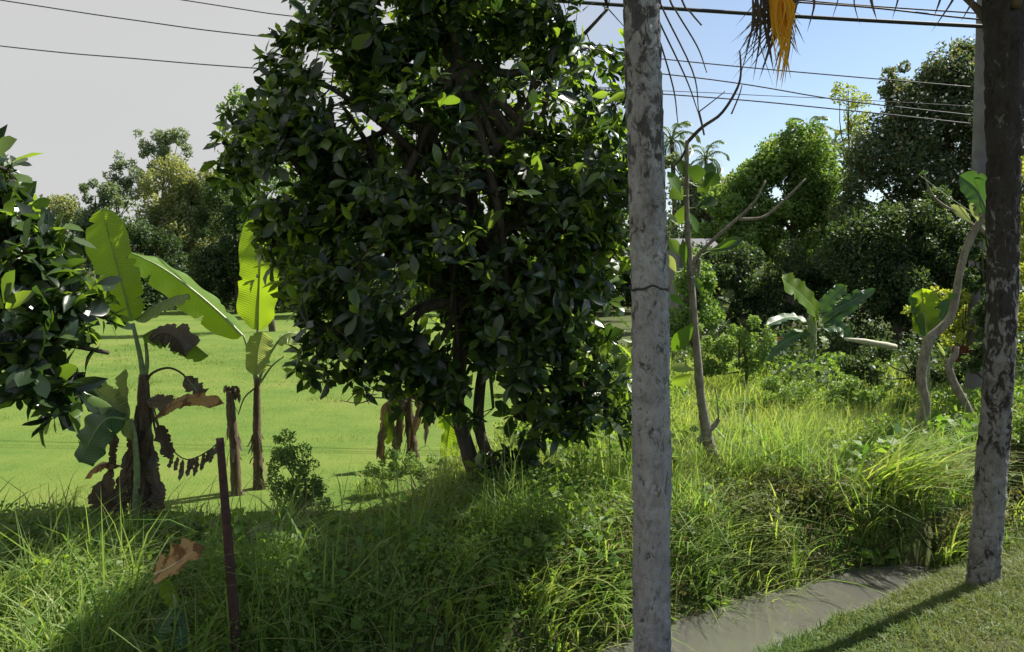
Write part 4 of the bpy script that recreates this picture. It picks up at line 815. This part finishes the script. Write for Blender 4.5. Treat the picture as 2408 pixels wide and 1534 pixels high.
def stem(root, pts, rad, mat='pseudostem', name='pseudostem', flaps=14, fl=.16):
    mb = MB(); n = 40; c = catmull(pts, n); rr = np.interp(np.linspace(0, 1, n), np.linspace(0, 1, len(rad)), rad) * (1 + .08 * (rng.random(n) - .5)); tube(mb, c, rr, 14, rough=.08); o = mb.build(name, M[mat], root)
    for k in range(flaps):   # loose dry sheaths
        i = rng.integers(2, n - 6); an = rng.uniform(0, 6.28); h = np.array([math.cos(an), math.sin(an), 0]); w_ = rng.uniform(.03, .07); L_ = rng.uniform(.6, 1.4) * fl; sd = np.array([-h[1], h[0], 0])
        p0 = c[i] + h * rr[i] * .98; P = [p0, p0 + h * .03 + [0, 0, -L_ * .45], p0 + h * rng.uniform(.03, .11) + [0, 0, -L_]]
        V = []; 
        for p_, f_ in zip(P, (1, .8, .3)): V += [p_ - sd * w_ * f_ * .5, p_ + sd * w_ * f_ * .5 + h * .01]
        build_sub(MB().add(V, [[0, 1, 3, 2], [2, 3, 5, 4]]), 'dry_sheath', M['deadleaf'], o, root)
    return o
def Ds(l, dep): return [D(x_, y_, dep if len(r_) == 0 else dep + r_[0]) for x_, y_, *r_ in l]
VIEW = np.array([0, -1, .25])
GB = 'banana plants by the field'
# plant with the bright upright leaf
b_ = G(607, 1150); d_ = float(b_[1])
B = thing('banana_plant', 'banana plant with one bright upright leaf and one arching leaf', 'banana plant', b_, GB)
stem(B, [b_ - [0, 0, .1]] + Ds([(606, 1060), (604, 980), (605, 890)], d_), [.075, .062, .055, .04], flaps=22)
petiole(B, Ds([(604, 910), (602, 850), (606, 770)], d_), .03, .016, 'greenstem')
banana_leaf(B, Ds([(606, 775), (608, 700), (612, 620, -.05), (622, 470, .05)], d_), RM(100, d_), [-.12, -1, .1], 'banana', 'midrib', .14, 3, wave=.02)
petiole(B, Ds([(602, 905), (592, 850), (572, 788)], d_), .026, .014, 'greenstem')
banana_leaf(B, Ds([(570, 788), (520, 738, -.1), (450, 678, -.2), (375, 625, -.3), (303, 592, -.35)], d_), RM(100, d_), [.2, -.62, .78], 'banana', 'pale_rib', -.55, 2, wave=.05)
petiole(B, Ds([(608, 900), (625, 850), (655, 800)], d_), .024, .013, 'greenstem')
banana_leaf(B, Ds([(650, 805), (668, 788), (690, 784), (730, 800)], d_), RM(60, d_), [0, -.5, 1], 'bananapale', 'midrib', -.4, 2)
banana_leaf(B, Ds([(604, 880, -.05), (606, 830, -.08), (618, 780, -.08)], d_), RM(60, d_), [.5, -1, .2], 'bananapale', 'pale_rib', .3, 1)
petiole(B, Ds([(612, 900), (640, 860), (668, 838)], d_), .018, .008, 'greenstem')
petiole(B, Ds([(600, 912, -.05), (575, 935, -.08), (560, 975, -.08)], d_), .012, .008, 'deadrib', 'dry_petiole')

# stump next to it
b_ = G(556, 1165); d2 = float(b_[1]); K = thing('banana_stump', 'broken banana stump with ragged dark top beside the iron post', 'banana stump', b_, GB)
stem(K, [b_ - [0, 0, .1]] + Ds([(552, 1060), (544, 980), (540, 918)], d2), [.075, .065, .065, .045], flaps=16)
for i in range(5): banana_leaf(K, Ds([(540 + i * 3, 940), (532 + i * 6, 912), (528 + i * 9, 925 + 6 * i)], d2), .07, [.3 * i - .6, -1, .3], 'deadleaf', 'deadrib', .3, 1, ns=14, name='dead_leaf')

# clump with the big green blade
b_ = G(350, 1235); d3 = float(b_[1]) + .1
A = thing('banana_plant', 'ragged banana clump with tall green blade and brown dead leaves', 'banana plant', b_, GB)
stem(A, [b_ - [0, 0, .1]] + Ds([(345, 1120), (338, 1000), (338, 880)], d3), [.11, .095, .085, .05], flaps=34, fl=.3)
stem(A, [b_ + [-.15, .1, -.1]] + Ds([(318, 1140), (330, 1040), (335, 960)], d3 + .1), [.08, .07, .06, .04], flaps=20, fl=.3, name='dry_stem')
petiole(A, Ds([(338, 900), (330, 840), (312, 760)], d3), .035, .02); petiole(A, Ds([(340, 900), (346, 850), (342, 800)], d3), .03, .015)
banana_leaf(A, Ds([(310, 755), (292, 690), (265, 590, .05), (240, 492, .1)], d3 + .1), RM(112, d3), [-.1, -1, .1], 'banana', 'midrib', .2, 4, wave=.03)
banana_leaf(A, Ds([(318, 752, .1), (360, 720, .15), (410, 697, .2), (445, 690, .2)], d3), RM(60, d3), [0, -.1, 1], 'bananapale', 'midrib', -.9, 2)
banana_leaf(A, Ds([(335, 790), (375, 772, -.05), (430, 790, -.1), (490, 836, -.15)], d3), RM(88, d3), [.1, -.2, 1], 'banana', 'midrib', -.95, 7)
banana_leaf(A, Ds([(352, 800, -.1), (385, 782, -.14), (420, 800, -.2), (438, 838, -.22)], d3), RM(70, d3), [0, -1, .5], 'deadleaf', 'deadrib', -.3, 6, name='dead_leaf')
petiole(A, Ds([(340, 915), (355, 880), (395, 865), (430, 880), (445, 905)], d3), .016, .009, 'deadrib', 'dry_petiole')
banana_leaf(A, Ds([(436, 885), (452, 905), (468, 925), (476, 935)], d3), RM(40, d3), [.6, -1, .5], 'deadleaf', 'pale_rib', .3, 2, name='dead_leaf')
banana_leaf(A, Ds([(365, 985, -.2), (410, 950, -.3), (460, 935, -.35), (528, 950, -.4)], d3), RM(38, d3), [0, -.8, .7], 'orangeleaf', 'deadrib', -.2, 5, name='dead_leaf')
banana_leaf(A, Ds([(345, 940, -.1), (380, 945, -.15), (420, 955, -.2)], d3), RM(44, d3), [0, -.8, .6], 'deadleaf', 'deadrib', -.2, 3, name='dead_leaf')
petiole(A, Ds([(362, 960, -.1), (385, 1030, -.15), (435, 1080, -.2), (490, 1060, -.2), (522, 1030, -.2)], d3), .008, .006, 'deadrib', 'dry_petiole')
for x_, y_, l_ in [(405, 1062, 40), (418, 1074, 34), (430, 1080, 52), (447, 1078, 44), (455, 1076, 30), (464, 1072, 50), (480, 1064, 44), (492, 1058, 30), (500, 1052, 38), (512, 1040, 30)]:
    banana_leaf(A, Ds([(x_, y_, -.2), (x_ - 3, y_ + l_ * .5, -.2), (x_ - 8, y_ + l_, -.2)], d3), RM(11, d3), [.3, -1, 0], 'deadleaf', 'deadrib', .2, 0, ns=14, name='dead_strip', blunt=1.3, wave=.0)
banana_leaf(A, Ds([(372, 1000, -.1), (385, 1035, -.12), (400, 1080, -.15)], d3), RM(34, d3), [.4, -1, .1], 'deadleaf', 'deadrib', .3, 3, name='dead_leaf')
banana_leaf(A, Ds([(285, 1095, -.1), (250, 1090, -.2), (215, 1105, -.25), (198, 1128, -.25)], d3), RM(34, d3), [0, -.6, 1], 'orangeleaf', 'deadrib', -.5, 3, name='dead_leaf')
for x_, y_, w__, ln in [(262, 1100, 38, 120), (240, 1130, 44, 90), (290, 1110, 40, 110), (310, 1130, 34, 100), (270, 1020, 26, 90), (330, 1150, 40, 90), (375, 1130, 34, 90), (300, 1060, 30, 100), (250, 930, 22, 60), (365, 1060, 30, 120), (318, 985, 30, 120), (352, 1000, 30, 130)]:
    banana_leaf(A, Ds([(x_, y_, -.12), (x_ - 6, y_ + ln * .5, -.18), (x_ + rng.normal(0, 10), y_ + ln, -.15)], d3), RM(w__, d3), [rng.normal(0, .5), -1, .1], 'deadleaf', 'deadrib', rng.uniform(-.4, .4), 5, ns=24, name='dead_leaf', wave=.12)
# young sucker in front of the clump
b_ = G(325, 1240); d4 = d3 - .3; Y_ = thing('banana_sucker', 'young banana sucker with a dark square drooping leaf', 'banana plant', b_ * [1, 0, 1] + [0, d4, 0], GB)
stem(Y_, [b_ * [1, 0, 1] + [0, d4, -.05]] + Ds([(322, 1130), (318, 1040), (308, 985)], d4), [.04, .035, .028, .02], 'greenstem', flaps=5)
banana_leaf(Y_, Ds([(312, 1035), (303, 980), (298, 920), (297, 868)], d4), RM(52, d4), [-.6, -1, .1], 'bananapale', 'midrib', .5, 2)
banana_leaf(Y_, Ds([(300, 985), (265, 950), (235, 925), (212, 905)], d4), RM(64, d4), [-.2, -1, .5], 'bananapale', 'midrib', .2, 2)
banana_leaf(Y_, Ds([(295, 985, -.02), (250, 985, -.1), (215, 1030, -.16), (192, 1088, -.16)], d4), RM(104, d4), [-.3, -.9, .5], 'bananadark', 'midrib', -.12, 1, blunt=.22)

# withered plants under the tree
b_ = G(965, 1100); d5 = float(b_[1]) + .05; W_ = thing('banana_plant', 'withered banana plant hung with brown leaves under the broadleaf tree', 'banana plant', b_, GB)
stem(W_, [b_ - [0, 0, .1]] + Ds([(970, 1050), (962, 980), (960, 910)], d5), [.10, .085, .07, .05], flaps=24, fl=.3)
for x_, y_, w__, ln in [(905, 960, 34, 120), (925, 930, 30, 110), (945, 950, 34, 110), (985, 940, 30, 90), (900, 1020, 30, 70), (1005, 960, 26, 90), (1020, 930, 24, 70), (935, 1010, 34, 80)]:
    banana_leaf(W_, Ds([(960, 925), (x_, y_, -.1), (x_ - 4, y_ + ln * .5, -.12), (x_ + rng.normal(0, 8), y_ + ln, -.1)], d5), RM(w__ * .62, d5), [rng.normal(0, .5), -1, .1], 'deadleaf', 'deadrib', rng.uniform(-.3, .4), 5, ns=24, name='dead_leaf', wave=.12)
for x_, y_, w__, ln in [(1045, 930, 34, 80), (1050, 990, 34, 90), (915, 985, 22, 60), (1075, 1000, 30, 80)]:
    banana_leaf(W_, Ds([(965, 925), (x_, y_ - 10, -.1), (x_ + 3, y_ + ln * .5, -.12), (x_ - 5, y_ + ln, -.1)], d5), RM(w__, d5), [.3, -1, .2], 'banana', 'midrib', .2, 2, ns=24)

# right-hand banana plants
b_ = np.array([D(1905, 850, 19)[0], 19, 0]); b_[2] = float(terr(b_[0], 19)); Fb = thing('banana_plant', 'banana plant with blue-green leaves among dark shrubs', 'banana plant', b_, GB)
stem(Fb, [b_ - [0, 0, .2]] + Ds([(1908, 800), (1912, 740)], 19), [.14, .12, .08], 'greenstem', flaps=4)
for pts, w__, upv, mt in [([(1925, 745), (1905, 715, -.3), (1870, 680, -.5), (1838, 652, -.6)], 62, [.3, -1, .6], 'banana'), ([(1930, 735), (1955, 700), (1988, 672)], 34, [-.3, -1, .5], 'bananadark'),
                          ([(1935, 745), (1990, 715), (2058, 680)], 26, [-.3, -1, .6], 'bananadark'), ([(1935, 760), (1965, 740), (2010, 705), (2035, 690)], 40, [-.4, -1, .4], 'bananadark'),
                          ([(1905, 760), (1860, 745, -.3), (1800, 765, -.5)], 30, [0, -.6, 1], 'bananadark'), ([(1935, 770), (1975, 770), (2000, 800)], 36, [0, -1, .7], 'bananadark'), ([(1900, 780), (1850, 800, -.4), (1790, 850, -.6)], 36, [0, -.7, .8], 'bananadark'),
                          ([(1932, 790, -.5), (1940, 805, -.6), (1940, 822, -.6)], 24, [.5, -1, .2], 'bananapale')]:
    banana_leaf(Fb, Ds(pts, 19), RM(w__, 19), upv, mt, 'midrib', .15, 3, ns=28)
banana_leaf(Fb, Ds([(1845, 795, -.8), (1820, 797, -.9), (1798, 800, -.9)], 19), RM(13, 19), [0, -1, .5], 'orangeleaf', 'deadrib', .1, 2, ns=16, name='dead_leaf')
b_ = np.array([D(2175, 900, 13)[0], 13, 0]); b_[2] = float(terr(b_[0], 13)); Fc = thing('banana_plant', 'small banana plant with a lime leaf behind the crooked tree', 'banana plant', b_, GB)
stem(Fc, [b_ - [0, 0, .2]] + Ds([(2178, 850), (2175, 790)], 13), [.08, .06, .04], 'greenstem', flaps=3)
for pts, w__, upv, mt in [([(2178, 792), (2176, 750), (2172, 715), (2168, 678)], 64, [-.3, -1, .2], 'banana'), ([(2172, 790), (2158, 750), (2146, 720), (2142, 682)], 34, [.5, -1, .2], 'bananadark'), ([(2185, 775), (2215, 745), (2235, 705)], 40, [-.4, -1, .3], 'bananadark')]:
    banana_leaf(Fc, Ds(pts, 13), RM(w__, 13), upv, mt, 'midrib', .3, 2, ns=28)

# foreground: orange dead leaf and a small sucker
b_ = G(395, 1560); d6 = float(b_[1]) - .1; Y2 = thing('banana_sucker', 'small green sucker in the shade below the orange dead leaf', 'banana plant', b_, GB)
stem(Y2, [b_ - [0, 0, .03]] + Ds([(412, 1440), (410, 1400), (400, 1370)], d6), [.02, .017, .013, .008], 'greenstem', flaps=0)
banana_leaf(Y2, Ds([(412, 1425), (398, 1395), (385, 1360)], d6), RM(42, d6), [-.3, -1, .4], 'banana', 'midrib', .2, 1, ns=20)
banana_leaf(Y2, Ds([(410, 1425), (385, 1465, -.1), (360, 1510, -.15)], d6), RM(60, d6), [-.4, -.8, .7], 'bananadark', 'midrib', -.2, 2, ns=20)
banana_leaf(Y2, Ds([(415, 1440), (425, 1490, -.1), (430, 1530, -.12)], d6), RM(36, d6), [.6, -1, .4], 'bananadark', 'midrib', -.2, 1, ns=20)
oo = D(375, 1345, d6 + .1); OL = thing('dead_leaf', 'curled orange-brown dead leaf lying on the grass', 'leaf', oo)
banana_leaf(OL, Ds([(362, 1350), (395, 1335, -.05), (435, 1310, -.05), (476, 1283, 0)], d6 + .1), RM(84, d6), [-.2, -.8, .8], 'orangeleaf', 'pale_rib', .35, 3, ns=24, name='blade')
b_ = G(600, 1320); gl = thing('fallen_leaf', 'pale grey fallen banana leaf in the shade behind the iron post', 'leaf', b_)
banana_leaf(gl, [b_ + [-.05, -.1, .28], b_ + [.15, 0, .33], b_ + [.45, .1, .32]], .16, [0, -.6, 1], 'bananapale', 'deadrib', -.2, 2, ns=20, name='blade')

# ------------------------------------------------------------------ thin trees
def crooked(name, label, pxs, dep, widths, mat, group='thin trees in the meadow'):
    P = Ds(pxs, dep); b_ = np.array(P[0]); b_[1] = dep; b_[2] = float(terr(b_[0], dep)); r = thing(name, label, 'tree', b_, group)
    mb = MB(); tube(mb, [b_ - [0, 0, .1]] + P, [widths[0] * PX / FPX * dep * .5] + [w_ * PX / FPX * dep * .5 for w_ in widths], 10, 44, .07); mb.build('trunk', M[mat], r); return r
def branch(r, pxs, dep, w0, w1, mat): 
    mb = MB(); tube(mb, Ds(pxs, dep), np.linspace(w0, w1, len(pxs)) * PX / FPX * dep * .5, 6, 20, .05); return mb.build('branch', M[mat], r)
def one_leaf(r, a, b, dep, wpx, mat='treeyoung', upv=(-.2, -1, .3), fold=.15):
    p0, p1 = D(*a, dep), D(*b, dep); L_ = np.linalg.norm(p1 - p0); X, Y, Z = frames((p1 - p0)[None], np.array([upv], float))
    tr = [o for o in r.children if o.name.startswith('trunk')][0].data.vertices; co = np.zeros(len(tr) * 3); tr.foreach_get('co', co); co = co.reshape(-1, 3) + np.array(r.location); near = co[((co - p0) ** 2).sum(1).argmin()]
    mb = MB(); tube(mb, [near, (near + p0) / 2 + [0, 0, -.02], p0], [.006, .005, .004], 4, 6, cap=False); mb.build('petiole', M['greenstem'], r)
    tv, tq = LT[0]; mb = MB(); instances(mb, tv, tq, None, p0[None], X, Y, Z, [[wpx * PX / FPX * dep / .46, L_, L_]], np.array([rng.random()])); return mb.build('leaf', M[mat], r)
gT = G(1708, 1140); dT = float(gT[1])
T1 = crooked('thin_tree', 'thin leaning tree with big leaves right of the grey palm trunk', [(1705, 1135), (1668, 1045), (1652, 960), (1645, 900), (1632, 750), (1622, 620), (1615, 500), (1616, 330)], dT, [30, 27, 22, 20, 18, 16, 12, 9], 'palebark')
branch(T1, [(1628, 620), (1655, 585), (1710, 535), (1770, 480), (1800, 425)], dT, 11, 4, 'palebark'); branch(T1, [(1616, 335), (1650, 300), (1695, 268), (1730, 215), (1742, 175), (1740, 120)], dT, 9, 4, 'bark')
branch(T1, [(1616, 345), (1600, 375), (1580, 395)], dT, 7, 4, 'bark'); branch(T1, [(1645, 262), (1680, 235), (1705, 215)], dT, 3, 2, 'bark'); branch(T1, [(1640, 1040), (1680, 1000), (1690, 985)], dT, 16, 10, 'palebark')
branch(T1, [(1740, 516), (1795, 510), (1840, 475), (1895, 420)], dT + .5, 9, 4, 'palebark'); branch(T1, [(1640, 830), (1620, 800), (1605, 790)], dT, 8, 4, 'bark'); branch(T1, [(1632, 640), (1645, 610), (1640, 660)], dT, 8, 6, 'palebark')
branch(T1, [(1720, 268), (1738, 225), (1745, 200)], dT, 4, 2, 'bark'); branch(T1, [(1690, 985), (1686, 940), (1680, 910)], dT, 3, 2, 'bark')
for a, b, w_, mt in [((1600, 455), (1575, 400), 26, 'treeyoung'), ((1620, 420), (1600, 375), 30, 'tree'), ((1635, 430), (1640, 385), 34, 'treeyoung'), ((1655, 440), (1690, 405), 30, 'treeyoung'), ((1640, 450), (1665, 430), 26, 'tree'), ((1605, 470), (1580, 440), 30, 'tree'),
                  ((1660, 430), (1675, 380), 24, 'tree'), ((1610, 635), (1606, 560), 13, 'treeyoung'), ((1670, 590), (1750, 560), 22, 'tree'), ((1690, 585), (1735, 565), 10, 'treeyoung'), ((1632, 760), (1580, 825), 30, 'treeyoung'), ((1635, 650), (1655, 690), 14, 'treeyoung'),
                  ((1610, 720), (1575, 690), 16, 'treeyoung'), ((1615, 480), (1590, 530), 24, 'tree'), ((1620, 500), (1645, 545), 22, 'treeyoung'), ((1630, 870), (1578, 860), 20, 'bananapale'), ((1625, 880), (1580, 905), 22, 'tree'), ((1600, 600), (1575, 560), 22, 'tree'), ((1590, 640), (1570, 600), 16, 'bananapale'), ((1645, 480), (1690, 470), 22, 'tree'), ((1595, 530), (1572, 500), 18, 'bananapale')]:
    one_leaf(T1, a, b, dT - .05 + rng.normal(0, .12), w_ * 1.3, mt, (rng.normal(0, .5), -1, .3 + rng.normal(0, .3)))
gU = G(2150, 1055); dU = float(gU[1])
T2 = crooked('crooked_tree', 'crooked grey tree bending up towards the mossy palm', [(2150, 1050), (2165, 1000), (2177, 950), (2166, 890), (2178, 820), (2192, 790), (2230, 755), (2245, 710), (2255, 650), (2270, 590), (2296, 535), (2325, 490)], dU, [29, 24, 22, 22, 23, 22, 20, 17, 17, 17, 17, 12], 'palebark')
branch(T2, [(2292, 535), (2262, 505), (2222, 485), (2190, 455), (2170, 400)], dU, 9, 4, 'palebark'); branch(T2, [(2296, 530), (2330, 560), (2345, 600)], dU, 14, 6, 'palebark'); branch(T2, [(2258, 640), (2240, 700)], dU, 8, 4, 'palebark')
banana_leaf(T2, Ds([(2322, 500, -.05), (2312, 470, -.05), (2292, 440), (2256, 412)], dU), RM(62, dU), [-.5, -1, .2], 'bananadark', 'pale_rib', .3, 2, ns=24)
for a, b, w_, mt in [((2285, 525), (2240, 480), 24, 'bananapale'), ((2300, 520), (2285, 470), 20, 'bananapale'), ((2320, 530), (2335, 570), 22, 'bananapale'), ((2310, 560), (2335, 605), 20, 'treeyoung'), ((2250, 690), (2228, 700), 14, 'treeyoung'), ((2290, 420), (2320, 410), 14, 'treeyoung'), ((2160, 410), (2185, 402), 10, 'treeyoung'), ((2200, 800), (2225, 840), 8, 'bananapale')]:
    one_leaf(T2, a, b, dU - .05, w_, mt, (rng.normal(0, .4), -1, .4))
crooked('crooked_tree', 'short twisted stem between the crooked tree and the mossy palm', [(2292, 1015), (2275, 960), (2250, 915), (2235, 880), (2232, 855), (2245, 838), (2250, 815)], dU + .6, [20, 18, 20, 18, 16, 14, 10], 'palebark')

# ------------------------------------------------------------------ man-made bits
b_ = G(556, 1600); dI = float(b_[1]); tp = D(517, 1030, dI + .1)
ip = thing('iron_post', 'slim rusty iron post leaning in the shaded grass', 'post', b_)
mb = MB(); tube(mb, [b_ - [0, 0, .3], D(556, 1534, dI), D(537, 1280, dI + .05), tp], np.array([26, 26, 22.5, 18]) * .5 * PX / FPX * dI, 12, 40, .03); mb.build('shaft', M['rust'], ip)
c0 = D(2000, 802, 15.5); pl = MB(); tube(pl, [D(1986, 797, 15.5), D(2030, 803, 15.5), D(2082, 812, 15.6), D(2105, 815, 15.8)], np.array([3, 7, 8, 6]) * PX / FPX * 15.5, 10, 16, .04)
o = pl.build('pale_log', M['log'], origin=c0); tag(o, 'pale cut log lying among the undergrowth beside the crooked tree', 'log')
c0 = D(2285, 832, 14.2); mb = MB(); X_ = np.linspace(-1, 1, 40); V = []
for z_ in (-1, 1):
    for x_ in X_: V.append(c0 + [x_ * RM(48, 14.2), .03 * math.sin(x_ * 40), z_ * RM(20, 14.2)])
mb.add(V, [[i, i + 1, 41 + i, 40 + i] for i in range(39)]); V2 = np.array(V) + [0, .01, 0]; mb.add(V2, [[i, 40 + i, 41 + i, i + 1] for i in range(39)])
o = mb.build('rusty_sheet', M['rustsheet'], origin=c0); tag(o, 'rusty corrugated sheet propped behind the twisted stem', 'metal sheet')
# small hut glimpsed behind the thin tree
hd = 27.0; h0 = D(1640, 600, hd); hb = np.array([h0[0], hd, float(terr(h0[0], hd))]); hut = thing('garden_hut', 'small grey hut glimpsed behind the thin leaning tree', 'hut', hb)
def box(c, s): 
    V = np.array([[sx, sy, sz] for sz in (-1, 1) for sy in (-1, 1) for sx in (-1, 1)]) * np.asarray(s) * .5 + c
    return V, [[0, 2, 3, 1], [4, 5, 7, 6], [0, 1, 5, 4], [2, 6, 7, 3], [0, 4, 6, 2], [1, 3, 7, 5]]
zt = D(1640, 582, hd)[2]; mb = MB(); mb.add(*box(np.array([hb[0], hd + 1, (hb[2] + zt) / 2]), (1.2, 2, zt - hb[2]))); mb.build('wall', M['concrete'], hut, smooth=False)
zr = D(1640, 558, hd)[2]; xh = .75; V = [[hb[0] - xh, hd - .2, zt - .02], [hb[0] + xh, hd - .2, zt - .02], [hb[0] + xh, hd + 1, zr], [hb[0] - xh, hd + 1, zr], [hb[0] - xh, hd + 2.2, zt - .02], [hb[0] + xh, hd + 2.2, zt - .02]]
mb = MB().add(V, [[0, 1, 2, 3], [3, 2, 5, 4]]); mb.build('roof', plain_mat('hut_roof', (.09, .09, .105), .7), hut, smooth=False)
